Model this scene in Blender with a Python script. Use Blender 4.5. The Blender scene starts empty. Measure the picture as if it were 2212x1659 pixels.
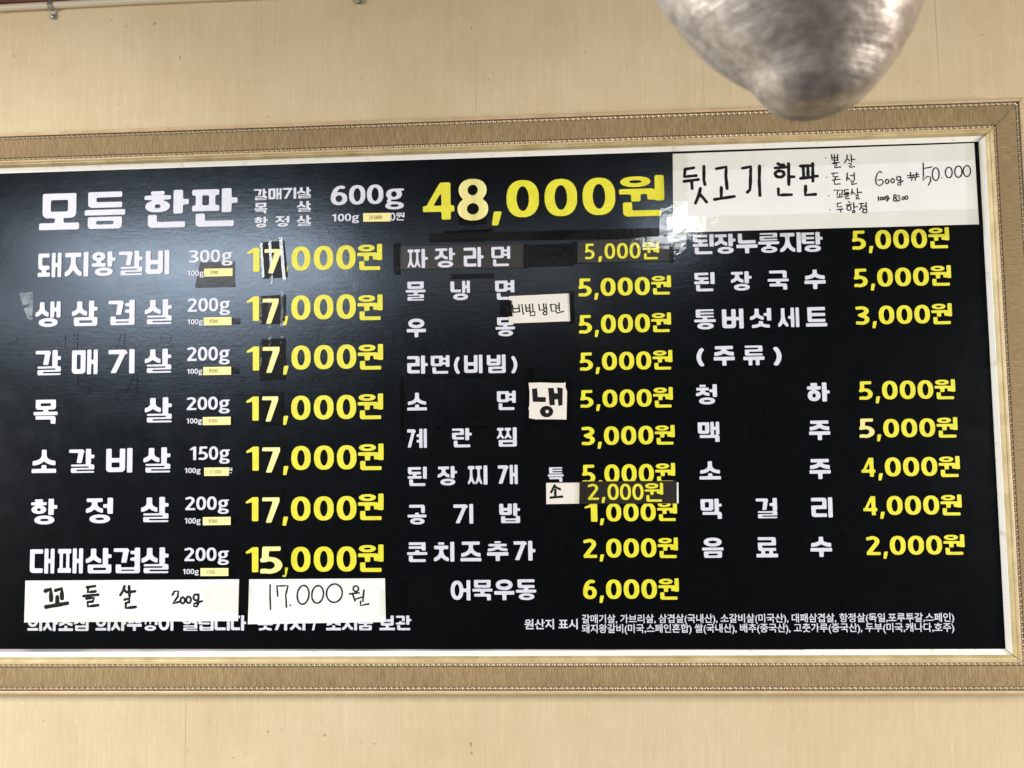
import bpy, math, random
import numpy as np
from mathutils import Matrix, Vector
from mathutils.geometry import tessellate_polygon
random.seed(7)

# ---------------------------------------------------------------- camera, light, exposure
D = 1.35                       # metres from the lens to the face of the menu board
ZC = 1.55                      # height of the lens
FPX, CX, CY = 1661.2, 1106.0, 829.5
def rot3(a, b, c):
    return Matrix.Rotation(c, 3, 'Z') @ Matrix.Rotation(b, 3, 'Y') @ Matrix.Rotation(a, 3, 'X')
ROT = rot3(0.0588959, 0.04777651, -0.01608139)       # tilt, turn and roll of the phone
BASIS = Matrix(((1, 0, 0), (0, 0, -1), (0, 1, 0)))   # looking along +Y, Z up
sc = bpy.context.scene
cd = bpy.data.cameras.new('camera'); cam = bpy.data.objects.new('camera', cd)
sc.collection.objects.link(cam); sc.camera = cam
cam.matrix_world = Matrix.Translation((0, -D, ZC)) @ (BASIS @ ROT).to_4x4()
cd.sensor_width = 36.0; cd.lens = 36.0*FPX/2212.0
cd.clip_start = 0.05; cd.clip_end = 60.0
cd.dof.use_dof = True; cd.dof.focus_distance = D+.02; cd.dof.aperture_fstop = 7.0

w = bpy.data.worlds.new('World'); sc.world = w; w.use_nodes = True
bg = w.node_tree.nodes['Background']
bg.inputs['Color'].default_value = (1.0, .93, .84, 1); bg.inputs['Strength'].default_value = 0.04

HC = .86                       # ceiling lamps hang this far above the lens
def mirror(u, v):
    """spot on the ceiling whose reflection in the glossy panel shows at this place of the board"""
    d = ROT @ Vector(((u-CX)/FPX, -(v-CY)/FPX, -1)); x, z = d.x/-d.z*D, d.y/-d.z*D
    t = (HC-z)/z
    return x*(1+t), -D*t, ZC+HC
def lamp(name, loc, sx, sy, watts, col=(1, .975, .95), aim=None, spread=math.pi):
    l = bpy.data.lights.new(name, 'AREA'); l.shape = 'RECTANGLE'; l.size = sx; l.size_y = sy
    l.energy = watts; l.color = col; l.spread = spread
    o = bpy.data.objects.new(name, l); sc.collection.objects.link(o); o.location = loc
    if aim: o.rotation_euler = (Vector(aim)-Vector(loc)).to_track_quat('-Z', 'Y').to_euler()
    return o
lamp('ceiling_or_fill_lamp', mirror(465, 572), 1.35, 1.15, 112, (.93, .97, 1))
lamp('ceiling_or_fill_lamp', mirror(290, 690), 2.1, 2.4, 135, (.90, .96, 1))
lamp('ceiling_or_fill_lamp', mirror(1090, 580), 1.2, .9, 12, (1, .98, .95))
lamp('ceiling_or_fill_lamp', mirror(1442, 488), .20, .50, 6, (.92, .96, 1))
lamp('ceiling_or_fill_lamp', (4.2, -2.2, ZC+HC), 1.2, 1.2, 80)  # added wall fill, far enough aside to stay out of the panel's reflection
lamp('ceiling_or_fill_lamp', (3.6, -1.9, ZC-.10), 1.1, 1.1, 145, (1, .955, .89), (.1, 0, ZC-.6))  # added fill near lens height, standing in for light bounced by the room
lamp('ceiling_or_fill_lamp', (-4.2, -2.0, ZC+.10), 1.1, 1.1, 145, (1, .955, .89), (-.3, 0, ZC-.6))  # second bounce fill added on the left, not a ceiling fixture
lamp('ceiling_or_fill_lamp', (-1.05, -.5, ZC+HC), .5, .25, 3)
lamp('side_lamp', (-1.40, -.66, ZC+.50), .20, .40, 6.5, (.96, .98, 1), (.33, -.86, ZC+.40), math.radians(75))

vs = sc.view_settings
vs.view_transform = 'Standard'; vs.look = 'None'; vs.exposure = 0.0; vs.gamma = 1.0; vs.use_curve_mapping = False

# ---------------------------------------------------------------- helpers
C = sc.collection
def B(u, v, d=0.0):
    """photo place -> (x, z) on the upright plane d metres in front of the board's face"""
    r = ROT @ Vector(((u-CX)/FPX, -(v-CY)/FPX, -1)); s = (D-d)/-r.z
    return (r.x*s, r.y*s)
def obj(name, verts, faces, mat, parent=None, mats=None, fm=None, smooth=False):
    me = bpy.data.meshes.new(name); me.from_pydata(verts, [], faces)
    for m in (mats or [mat]): me.materials.append(m)
    if fm: me.polygons.foreach_set('material_index', fm)
    if smooth: me.polygons.foreach_set('use_smooth', [True]*len(me.polygons))
    me.update()
    o = bpy.data.objects.new(name, me); C.objects.link(o)
    if parent is not None: o.parent = parent
    return o
def thing(name, label, cat, loc=(0, 0, 0), group=None):
    o = bpy.data.objects.new(name, None); C.objects.link(o); o.location = loc
    o.empty_display_size = .02
    o['label'] = label; o['category'] = cat
    if group: o['group'] = group
    return o
def tag(o, label, cat, group=None):
    o['label'] = label; o['category'] = cat
    if group: o['group'] = group
    return o

# ---------------------------------------------------------------- materials
def mat(name, col, rough=.5, metal=0.0, spec=.5, coat=0.0):
    m = bpy.data.materials.new(name); m.use_nodes = True
    b = m.node_tree.nodes['Principled BSDF']
    b.inputs['Base Color'].default_value = (*col, 1); b.inputs['Roughness'].default_value = rough
    b.inputs['Metallic'].default_value = metal; b.inputs['Specular IOR Level'].default_value = spec
    b.inputs['Coat Weight'].default_value = coat
    return m
def nodes(m): return m.node_tree.nodes, m.node_tree.links, m.node_tree.nodes['Principled BSDF']
def nz(m, scale, detail=4, rough=.55, vec=None, stretch=None):
    N_, L, b = nodes(m)
    t = N_.new('ShaderNodeTexNoise'); t.inputs['Scale'].default_value = scale
    t.inputs['Detail'].default_value = detail; t.inputs['Roughness'].default_value = rough
    tc = N_.new('ShaderNodeTexCoord'); mp = N_.new('ShaderNodeMapping')
    L.new(tc.outputs['Object'], mp.inputs['Vector']); L.new(mp.outputs['Vector'], t.inputs['Vector'])
    if stretch: mp.inputs['Scale'].default_value = stretch
    mp.inputs['Location'].default_value = (random.uniform(-3, 3), random.uniform(-3, 3), random.uniform(-3, 3))
    return t.outputs['Fac']
def ramp(m, fac, stops):
    N_, L, b = nodes(m); r = N_.new('ShaderNodeValToRGB'); L.new(fac, r.inputs['Fac'])
    e = r.color_ramp.elements
    while len(e) < len(stops): e.new(.5)
    for q, (p, c) in zip(e, stops): q.position = p; q.color = (*c, 1) if len(c) == 3 else c
    return r.outputs['Color']
def mul(m, a, b_, fac=1.0, mode='MULTIPLY'):
    N_, L, b = nodes(m); x = N_.new('ShaderNodeMix'); x.data_type = 'RGBA'; x.blend_type = mode
    x.inputs['Factor'].default_value = fac; L.new(a, x.inputs['A']); L.new(b_, x.inputs['B']); return x.outputs['Result']
def bump(m, h, strength, dist, prev=None):
    N_, L, b = nodes(m); x = N_.new('ShaderNodeBump'); x.inputs['Strength'].default_value = strength
    x.inputs['Distance'].default_value = dist; L.new(h, x.inputs['Height'])
    if prev: L.new(prev, x.inputs['Normal'])
    L.new(x.outputs['Normal'], b.inputs['Normal']); return x.outputs['Normal']
def base(m, col): m.node_tree.links.new(col, m.node_tree.nodes['Principled BSDF'].inputs['Base Color'])
def rgh(m, fac, lo, hi):
    N_, L, b = nodes(m); r = N_.new('ShaderNodeMapRange'); r.inputs['To Min'].default_value = lo; r.inputs['To Max'].default_value = hi
    L.new(fac, r.inputs['Value']); L.new(r.outputs['Result'], b.inputs['Roughness'])

g1 = lambda x: (x, x, x)
# ribbed vinyl wallpaper: fine uneven vertical ribs, darker flecks, brown spots
WALL = mat('ribbed_wallpaper', (.62, .50, .33), .62, spec=.3)
_r = nz(WALL, 1.0, 3, .6, stretch=(240, 1, 9.0)); _r2 = nz(WALL, 1.0, 2, .6, stretch=(60, 1, .8))
_c = ramp(WALL, _r, [(.30, (.583, .474, .302)), (.5, (.608, .496, .318)), (.70, (.636, .522, .340))])
_c = mul(WALL, _c, ramp(WALL, _r2, [(.3, g1(.97)), (.7, g1(1.0))]))
_p = nz(WALL, 8.0, 6, .6); _c = mul(WALL, _c, ramp(WALL, _p, [(.30, (.93, .90, .86)), (.62, g1(1.0))]))
_f = nz(WALL, 85.0, 3, .5); _c = mul(WALL, _c, ramp(WALL, _f, [(.22, (.60, .48, .34)), (.285, g1(1.0))]))
_k = nz(WALL, 1.0, 4, .65, stretch=(110, 1, 48)); _c = mul(WALL, _c, ramp(WALL, _k, [(.56, g1(1.0)), (.70, (1.10, 1.10, 1.12))]))
_s = nz(WALL, 5.3, 2, .4); _c = mul(WALL, _c, ramp(WALL, _s, [(.17, (.80, .66, .42)), (.20, g1(1.0))]))
base(WALL, _c); bump(WALL, _k, .25, .0006, bump(WALL, _r, .35, .0010))
# black laminate panel, half matt, scuffed and dusty
PANEL = mat('black_laminate', (.0022, .0023, .0027), .40, spec=.5)
_a = nz(PANEL, 30, 6, .6); _b = nz(PANEL, 5, 4, .6); _d = nz(PANEL, 1.0, 3, .6, stretch=(28, 1, 260))
rgh(PANEL, _a, .16, .25)
PANEL.node_tree.nodes['Principled BSDF'].inputs['Specular Tint'].default_value = (.70, .83, 1.0, 1)
_n = nz(PANEL, 160, 3, .5)
_pc = ramp(PANEL, nz(PANEL, 62, 2, .5), [(.27, g1(.001)), (.33, (.0022, .0023, .0027))])
base(PANEL, _pc); bump(PANEL, _b, .15, .003, bump(PANEL, _d, .10, .0006, bump(PANEL, _n, .13, .0006)))
RELIEF = mat('black_laminate_over_old_letters', (.0078, .008, .009), .36, spec=.5)
bump(RELIEF, nz(RELIEF, 160, 3, .5), .2, .0007)
WHITE = mat('white_vinyl_print', (.74, .74, .82), .42)
base(WHITE, ramp(WHITE, nz(WHITE, 90, 4, .6), [(.3, (.61, .605, .685)), (.6, (.67, .665, .75))])); bump(WHITE, nz(WHITE, 150, 3), .15, .0006)
YELLOW = mat('yellow_vinyl_print', (.82, .70, .03), .42)
base(YELLOW, ramp(YELLOW, nz(YELLOW, 70, 4, .6), [(.3, (.68, .625, .028)), (.6, (.76, .705, .04))])); bump(YELLOW, nz(YELLOW, 150, 3), .15, .0006)
def paper(name, col, lo=.93):
    m = mat(name, col, .55, spec=.35)
    base(m, ramp(m, nz(m, 22, 5, .6), [(.3, tuple(c*lo for c in col)), (.62, col)])); bump(m, nz(m, 14, 4, .6), .25, .003); return m
PAPER = paper('white_copy_paper', (.81, .80, .775))
CARD = paper('cream_card', (.74, .69, .61))
STICK = paper('yellow_index_sticker', (.89, .79, .33), .94)
PALE = paper('pale_yellow_card', (.90, .82, .34), .96)
INK = mat('black_marker_ink', (.008, .0075, .008), .6, spec=.15)
INKG = mat('thin_marker_ink', (.012, .012, .013), .6, spec=.15)
PENCIL = mat('pencil', (.42, .35, .13), .6)
BTAPE = mat('black_vinyl_tape', (.003, .003, .0034), .2, spec=.14)
bump(BTAPE, nz(BTAPE, 60, 4, .6), .35, .0014); 
BCARD = mat('black_card', (.003, .003, .0034), .30, spec=.10); bump(BCARD, nz(BCARD, 45, 3, .6), .25, .0012)
BLABEL = mat('dark_printed_label', (.022, .019, .017), .33); bump(BLABEL, nz(BLABEL, 40, 3), .22, .0015)
def cleartape(name, dens, rough, cr):
    m = bpy.data.materials.new(name); m.use_nodes = True; N_, L = m.node_tree.nodes, m.node_tree.links
    N_.remove(N_['Principled BSDF']); out = N_['Material Output']
    t = N_.new('ShaderNodeBsdfTransparent'); t.inputs['Color'].default_value = (dens, dens, dens*.975, 1)
    g = N_.new('ShaderNodeBsdfGlossy'); g.inputs['Roughness'].default_value = rough
    lw = N_.new('ShaderNodeLayerWeight'); f = N_.new('ShaderNodeMath'); f.operation = 'POWER'; f.inputs[1].default_value = 5
    f2 = N_.new('ShaderNodeMath'); f2.operation = 'MULTIPLY_ADD'; f2.inputs[1].default_value = .9; f2.inputs[2].default_value = .045
    L.new(lw.outputs['Facing'], f.inputs[0]); L.new(f.outputs[0], f2.inputs[0]); x = N_.new('ShaderNodeMixShader')
    tc = N_.new('ShaderNodeTexCoord'); no = N_.new('ShaderNodeTexNoise'); no.inputs['Scale'].default_value = 95; no.inputs['Detail'].default_value = 4
    no2 = N_.new('ShaderNodeTexNoise'); no2.inputs['Scale'].default_value = 17; no2.inputs['Detail'].default_value = 3
    b1 = N_.new('ShaderNodeBump'); b1.inputs['Strength'].default_value = cr; b1.inputs['Distance'].default_value = .0012
    b2 = N_.new('ShaderNodeBump'); b2.inputs['Strength'].default_value = cr; b2.inputs['Distance'].default_value = .003
    L.new(tc.outputs['Object'], no.inputs['Vector']); L.new(tc.outputs['Object'], no2.inputs['Vector'])
    L.new(no.outputs['Fac'], b1.inputs['Height']); L.new(no2.outputs['Fac'], b2.inputs['Height']); L.new(b1.outputs['Normal'], b2.inputs['Normal'])
    L.new(b2.outputs['Normal'], g.inputs['Normal'])
    L.new(f2.outputs[0], x.inputs['Fac']); L.new(t.outputs['BSDF'], x.inputs[1]); L.new(g.outputs['BSDF'], x.inputs[2]); L.new(x.outputs['Shader'], out.inputs['Surface'])
    return m
CLEAR = cleartape('clear_packing_tape', .988, .05, .22)
LINER = mat('white_lacquer', (.84, .81, .74), .35)
base(LINER, ramp(LINER, nz(LINER, 40, 4, .6), [(.28, (.64, .57, .44)), (.42, (.84, .81, .74))]))
GOLD = mat('gold_lip', (.52, .40, .17), .5, metal=.1)
base(GOLD, ramp(GOLD, nz(GOLD, 30, 4, .6, stretch=(1, 1, 1)), [(.3, (.46, .34, .15)), (.65, (.64, .51, .28))]))
TAN = mat('tan_moulding', (.50, .35, .19), .5)
base(TAN, ramp(TAN, nz(TAN, 25, 5, .6), [(.3, (.50, .35, .19)), (.65, (.62, .45, .27))])); bump(TAN, nz(TAN, 90, 3), .2, .0008)
BEAD = mat('antique_gold_beading', (.58, .47, .30), .45, metal=.2)
GROOVE = mat('dark_bead_groove', (.14, .09, .045), .6)
def cloth(name, st):
    m = mat(name, (.34, .24, .13), .8, spec=.2); n = nz(m, 1.0, 4, .65, stretch=st)
    n2 = nz(m, 6, 4, .6)
    c = ramp(m, n, [(.26, (.17, .105, .048)), (.44, (.275, .19, .093)), (.58, (.335, .24, .127)), (.74, (.46, .35, .205))])
    base(m, mul(m, c, ramp(m, n2, [(.3, g1(.88)), (.65, g1(1.02))]))); bump(m, n, .6, .0012); return m
CLOTH_H = cloth('woven_strip_upright_grain', (820, 1, 60)); CLOTH_V = cloth('woven_strip_level_grain', (60, 1, 820))
PIPE = mat('cream_conduit', (.58, .50, .37), .42); bump(PIPE, nz(PIPE, 30, 3), .1, .001)
STEEL = mat('dull_zinc', (.36, .35, .33), .42, metal=.85); bump(STEEL, nz(STEEL, 200, 3), .2, .0005)
WOOD = mat('dark_red_wood', (.16, .055, .028), .45)
base(WOOD, ramp(WOOD, nz(WOOD, 1, 4, .6, stretch=(3, 30, 60)), [(.3, (.09, .03, .016)), (.7, (.22, .085, .045))]))
ACRYL = mat('grey_edge_strip', (.40, .37, .38), .25); base(ACRYL, ramp(ACRYL, nz(ACRYL, 1, 3, .5, stretch=(9, 1, 1)), [(.35, (.22, .20, .21)), (.6, (.42, .38, .39))]))
HOOD = mat('hammered_aluminium', (.50, .46, .43), .44, metal=.7)
_h = nz(HOOD, 115, 3, .55, stretch=(1, 1, 1.5)); _h2 = nz(HOOD, 1, 3, .6, stretch=(6, 6, 160)); _h3 = nz(HOOD, 9, 3, .5)
_hc = ramp(HOOD, _h3, [(.3, (.33, .275, .23)), (.66, (.50, .455, .42))])
_hc = mul(HOOD, _hc, ramp(HOOD, _h, [(.34, g1(.74)), (.5, g1(.95)), (.66, g1(1.22))]))
base(HOOD, _hc); bump(HOOD, _h2, .26, .0022, bump(HOOD, _h, .30, .002))

# ---------------------------------------------------------------- lettering
# A small stroke font: every syllable is composed from its jamo, drawn as a
# coverage mask, and the mask's outline is traced into a flat polygon.
N = 112                       # mask pixels per em
PAD = 14
class Mask:
    def __init__(s, w=1.0, h=1.0, lo=0.0):
        s.W = int(round(w*N)) + 2*PAD; s.H = int(round((h-lo)*N)) + 2*PAD
        s.lo = lo
        xs = (np.arange(s.W)+.5-PAD)/N; ys = (np.arange(s.H)+.5-PAD)/N + lo
        s.X, s.Y = np.meshgrid(xs, ys)
        s.m = np.zeros((s.H, s.W), bool)
    def rect(s, x0, y0, x1, y1): s.m |= (s.X >= x0) & (s.X <= x1) & (s.Y >= y0) & (s.Y <= y1)
    def cut(s, x0, y0, x1, y1): s.m &= ~((s.X >= x0) & (s.X <= x1) & (s.Y >= y0) & (s.Y <= y1))
    def clip(s, x0, y0, x1, y1): s.m &= (s.X >= x0) & (s.X <= x1) & (s.Y >= y0) & (s.Y <= y1)
    def quad(s, *p):
        r = np.ones_like(s.m); n = len(p)
        a = sum(p[i][0]*p[(i+1) % n][1]-p[(i+1) % n][0]*p[i][1] for i in range(n))
        for i in range(n):
            (x0, y0), (x1, y1) = p[i], p[(i+1) % n]
            c = (x1-x0)*(s.Y-y0)-(y1-y0)*(s.X-x0)
            r &= (c >= 0) if a > 0 else (c <= 0)
        s.m |= r
    def soft(s, x, y, qx, qy, r):                # round one outer corner
        cx, cy = x+qx*r, y+qy*r
        s.m &= ~(((s.X-cx)*qx < 0) & ((s.Y-cy)*qy < 0) & (np.hypot(s.X-cx, s.Y-cy) > r)
               & ((s.X-x)*qx > -.5/N) & ((s.Y-y)*qy > -.5/N))
    def ring(s, x0, y0, x1, y1, tx, ty, p=2.2):
        cx, cy, rx, ry = (x0+x1)/2, (y0+y1)/2, (x1-x0)/2, (y1-y0)/2
        o = np.abs((s.X-cx)/rx)**p+np.abs((s.Y-cy)/ry)**p <= 1
        if rx > tx and ry > ty:
            o &= ~(np.abs((s.X-cx)/(rx-tx))**2+np.abs((s.Y-cy)/(ry-ty))**2 < 1)
        s.m |= o
    def path(s, pts, w, k=1.0, box=None):                  # k: y stretch, flattens horizontals
        d = np.full(s.m.shape, 9.0)
        for (x0, y0), (x1, y1) in zip(pts[:-1], pts[1:]):
            ax, ay, bx, by = x0, y0*k, x1, y1*k
            L = (bx-ax)**2+(by-ay)**2+1e-12
            t = np.clip(((s.X-ax)*(bx-ax)+(s.Y*k-ay)*(by-ay))/L, 0, 1)
            d = np.minimum(d, np.hypot(s.X-ax-t*(bx-ax), s.Y*k-ay-t*(by-ay)))
        r = d <= w/2
        if box: r &= (s.X >= box[0]) & (s.X <= box[2]) & (s.Y >= box[1]) & (s.Y <= box[3])
        s.m |= r
def arc(cx, cy, rx, ry, a0, a1, n=18):
    return [(cx+rx*math.cos(math.radians(a0+(a1-a0)*i/n)), cy+ry*math.sin(math.radians(a0+(a1-a0)*i/n))) for i in range(n+1)]

def jamo(M, j, x0, y0, x1, y1, tx, ty, pos):
    """draw consonant j into a box; tx / ty stroke widths; pos: V beside a stem, T above a bar, F final"""
    w, h = x1-x0, y1-y0
    bars = {'ㄹ': 3, 'ㅌ': 3, 'ㅋ': 2, 'ㅊ': 2.6, 'ㅎ': 3.1, 'ㅂ': 2 if h > .45 else 2.55, 'ㅁ': 2, 'ㄷ': 2, 'ㅍ': 2, 'ㅇ': 2, 'ㅈ': 1.6}.get(j, 1)
    ty = min(ty, h/(bars*1.55 if bars > 2.5 else bars*1.42)) if bars > 1 else min(ty, h*.55)
    tx = min(tx, w*.36)
    two = {'ㄲ': 'ㄱ', 'ㄸ': 'ㄷ', 'ㅃ': 'ㅂ', 'ㅆ': 'ㅅ', 'ㅉ': 'ㅈ'}
    if j in two:
        g = w*.05; t2 = min(tx*.78, w*.2)
        jamo(M, two[j], x0, y0, x0+w/2-g/2, y1, t2, ty, pos)
        jamo(M, two[j], x0+w/2+g/2, y0, x1, y1, t2, ty, pos); return
    R = M.rect
    if j in 'ㄱㅋ':
        R(x0, y1-ty, x1, y1)
        if pos == 'V':
            M.quad((x1-tx, y1), (x1, y1), (x0+w*.42, y0), (x0+w*.42-tx*1.05, y0)) if h > .7 else M.quad((x1-tx, y1), (x1, y1), (x1-w*.16, y0), (x1-w*.16-tx, y0))
        else: R(x1-tx, y0, x1, y1)
        if j == 'ㅋ':
            ym = y0+h*.36 if pos == 'V' else y0+h*.22
            R(x0, ym, x1-tx*.5-(w*.12 if pos == 'V' else 0), ym+ty*.85)
    elif j == 'ㄴ': R(x0, y0, x0+tx, y1); R(x0, y0, x1, y0+ty)
    elif j == 'ㄷ': R(x0, y0, x0+tx, y1); R(x0, y0, x1, y0+ty); R(x0, y1-ty, x1, y1)
    elif j == 'ㅌ':
        R(x0, y0, x0+tx, y1)
        for y in (y0, y0+(h-ty)/2, y1-ty): R(x0, y, x1, y+ty)
    elif j == 'ㄹ':
        ym = y0+(h-ty)/2
        for y in (y0, ym, y1-ty): R(x0, y, x1, y+ty)
        R(x1-tx, ym, x1, y1); R(x0, y0, x0+tx, ym+ty)
    elif j == 'ㅁ': R(x0, y0, x1, y1); M.cut(x0+tx, y0+ty, x1-tx, y1-ty)
    elif j == 'ㅂ':
        R(x0, y0, x0+tx, y1); R(x1-tx, y0, x1, y1); R(x0, y0, x1, y0+ty)
        ym = y0+(h-ty)*(.5 if h > .5 else .56); R(x0, ym, x1, ym+ty)
    elif j == 'ㅍ':
        tx = min(tx, w*.235)
        R(x0, y1-ty, x1, y1); R(x0, y0, x1, y0+ty)
        R(x0+w*.14, y0, x0+w*.14+tx, y1); R(x1-w*.14-tx, y0, x1-w*.14, y1)
    elif j == 'ㅇ': M.ring(x0, y0, x1, y1, tx, ty)
    elif j in 'ㅅㅈㅊ':
        yt = y1
        if j == 'ㅊ':
            R((x0+x1)/2-tx*.75, y1-ty*.75, (x0+x1)/2+tx*.75, y1); yt = y1-ty*1.02
        if j != 'ㅅ': R(x0+w*.03, yt-ty, x1-w*.03, yt)
        cx = (x0+x1)/2; hh = yt-y0; s = tx*.5
        lw = min(ty*1.12, hh*.46, w*.42); st = min(1.0, max(0.0, (hh/w-.75)/.6)); lw = lw*(1-st)+tx*.92*st
        R(cx-s, y0+hh*.48, cx+s, yt)
        for q, xe in ((-1, x0), (1, x1)):
            bz = [((1-t)**2*cx+2*t*(1-t)*(cx+q*w*.03)+t*t*(xe+q*.02), (1-t)**2*(y0+hh*.66)+2*t*(1-t)*(y0+lw*.62+hh*.06*st)+t*t*(y0+lw*(.5-.3*st))) for t in [i/10 for i in range(11)]]
            M.path(bz, lw, 1.0, (x0, y0, x1, yt))
    elif j == 'ㅎ':
        R((x0+x1)/2-tx*.75, y1-ty*.8, (x0+x1)/2+tx*.75, y1)
        R(x0, y1-ty*2, x1, y1-ty*.98)
        rh = y1-ty*2.1-y0; M.ring(x0+w*.03, y0, x1-w*.03, y0+rh, tx, min(ty, rh*.31))

    if j in 'ㄴㄷㅌㄹㅁㅂ': M.soft(x0, y0, 1, 1, min(tx, ty)*.7)
    if j in 'ㅁㅂ': M.soft(x1, y0, -1, 1, min(tx, ty)*.7)
    if j in 'ㄱㄹ': M.soft(x1, y1, -1, -1, min(tx, ty)*.7)

LEAD = 'ㄱㄲㄴㄷㄸㄹㅁㅂㅃㅅㅆㅇㅈㅉㅊㅋㅌㅍㅎ'
VOW = 'ㅏㅐㅑㅒㅓㅔㅕㅖㅗㅘㅙㅚㅛㅜㅝㅞㅟㅠㅡㅢㅣ'
TAIL = ['', 'ㄱ', 'ㄲ', 'ㄳ', 'ㄴ', 'ㄵ', 'ㄶ', 'ㄷ', 'ㄹ', 'ㄺ', 'ㄻ', 'ㄼ', 'ㄽ', 'ㄾ', 'ㄿ', 'ㅀ', 'ㅁ', 'ㅂ', 'ㅄ', 'ㅅ', 'ㅆ', 'ㅇ', 'ㅈ', 'ㅊ', 'ㅋ', 'ㅌ', 'ㅍ', 'ㅎ']
def hangul(ch, wt):
    k = ord(ch)-0xAC00; l, v, t = LEAD[k//588], VOW[k % 588//28], TAIL[k % 28]
    M = Mask(); tx, ty = .205*wt, .172*wt; R = M.rect; e = .045
    yb = .385 if t else 0.0                      # floor of the upper part
    if t: ty *= .86
    hv = {'ㅘ': 'ㅗㅏ', 'ㅙ': 'ㅗㅐ', 'ㅚ': 'ㅗㅣ', 'ㅝ': 'ㅜㅓ', 'ㅞ': 'ㅜㅔ', 'ㅟ': 'ㅜㅣ', 'ㅢ': 'ㅡㅣ'}.get(v)
    if v in 'ㅏㅐㅑㅓㅔㅕㅖㅣ' or hv:
        s = hv[1] if hv else v
        sx = tx if s in 'ㅏㅑㅓㅕㅣ' else tx*.8
        if s == 'ㅣ': xs, xi = 1-sx, 1-sx-.075
        elif s in 'ㅏㅑ': xs, xi = 1-sx-.135, 1-sx-.135-.06
        elif s in 'ㅓㅕ': xs, xi = 1-sx, 1-sx-.16
        elif s == 'ㅐ': xs, xi = 1-2*sx-.085, 1-2*sx-.085-.06
        else: xs, xi = 1-2*sx-.07, 1-2*sx-.07-.13
        top = 1.0; bot = yb-.01 if t else 0.0
        if t and not hv: bot = yb-.02
        mid = bot+(top-bot)*.5 if not t else yb+(1-yb)*.48
        bt = ty*.95
        R(xs, bot, xs+sx, top)
        if s in 'ㅏ': R(xs+sx*.5, mid-bt/2, 1, mid+bt/2)
        if s == 'ㅑ':
            for q in (-.9, .9): R(xs+sx*.5, mid+q*bt-bt/2, 1, mid+q*bt+bt/2)
        if s in 'ㅓ': 
            m2 = mid if not hv else bot+(.17 if not t else .10)
            R(xi if not hv else xs-.17, m2-bt/2, xs+sx*.5, m2+bt/2)
        if s == 'ㅕ':
            for q in (-.92, .92): R(xi+.0, mid+q*bt-bt*.45, xs+sx*.5, mid+q*bt+bt*.45)
        if s == 'ㅐ': R(1-sx, bot, 1, top); R(xs+sx*.5, mid-bt/2, 1-sx*.5, mid+bt/2)
        if s in 'ㅔㅖ':
            R(1-sx, bot, 1, top)
            for q in ((0,) if s == 'ㅔ' else (-.92, .92)): R(xi, mid+q*bt-bt*.45, xs+sx*.5, mid+q*bt+bt*.45)
        if not hv:
            jamo(M, l, 0, (yb+.03 if t else .03), xi-(.05 if s in 'ㅕㅖㅓ' and l in 'ㄱㄲㅋ' else 0), .985, tx, ty*(1.05 if not t else 1), 'V')
        else:
            b = hv[0]; xl = xi if s != 'ㅓ' else xs-.05
            if b == 'ㅗ':
                y = yb if t else .03
                R(-.0, y, xl, y+ty*.95); R(xl/2-tx*.45, y, xl/2+tx*.45, y+ty*.95+(.13 if not t else .09))
                jamo(M, l, .02, y+ty*.95+(.12 if not t else .085), xl-.03, .985, tx*.9, ty, 'T')
            elif b == 'ㅜ':
                y = (yb+.16 if t else .30)
                R(0, y, xl if s != 'ㅓ' else xs-.03, y+ty*.9)
                R(xl/2-tx*.5, (yb-.02 if t else .02), xl/2+tx*.5, y+.02)
                jamo(M, l, .03, y+ty*.9+e, xl-.04, .985, tx*.9, ty, 'T')
            else:
                R(0, (yb if t else .03), xl, (yb if t else .03)+ty)
                jamo(M, l, .02, (yb if t else .03)+ty+e*1.6, xl-.03, .985, tx*.9, ty, 'T')
    else:
        fl = .355 if t else 0.0
        bh = ty*(1.0 if t else 1.05)
        lh = {'ㅗ': 1, 'ㅛ': 1, 'ㅡ': 0, 'ㅜ': 2, 'ㅠ': 2}[v]
        ext = .14 if not t else .085
        if lh == 0: yb0 = fl+(.0 if not t else .01); yi = yb0+bh+e*1.2
        elif lh == 1: yb0 = fl; yi = yb0+bh+ext
        else: yb0 = fl+(.27 if not t else .075); yi = yb0+bh+e
        R(0, yb0, 1, yb0+bh)
        xsn = {'ㅗ': (.5,), 'ㅜ': (.5,), 'ㅛ': (.32, .68), 'ㅠ': (.33, .67)}.get(v, ())
        for x in xsn:
            tw = tx if len(xsn) == 1 else tx*.85
            if lh == 1: R(x-tw/2, yb0, x+tw/2, yi+.02)
            else: R(x-tw/2, (0 if not t else fl-.02), x+tw/2, yb0+.02)
        ins = .08 if l not in 'ㅅㅈㅊㅉㅃㄲㄸ' else .04
        jamo(M, l, ins, yi, 1-ins, 1.0, tx, ty, 'T')
    if t:
        ft = .325 if v in 'ㅗㅛㅜㅠㅡ' else .345
        x0 = .08 if t != 'ㅇ' else .13
        jamo(M, t, x0, 0, (1-sx*0-.0 if v not in 'ㅗㅛㅜㅠㅡ' and t in 'ㄱㅁㅂㄹ' else (.92 if t != 'ㅇ' else .90)), ft, tx, ty*.98, 'F')
    return M, 1.0

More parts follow.
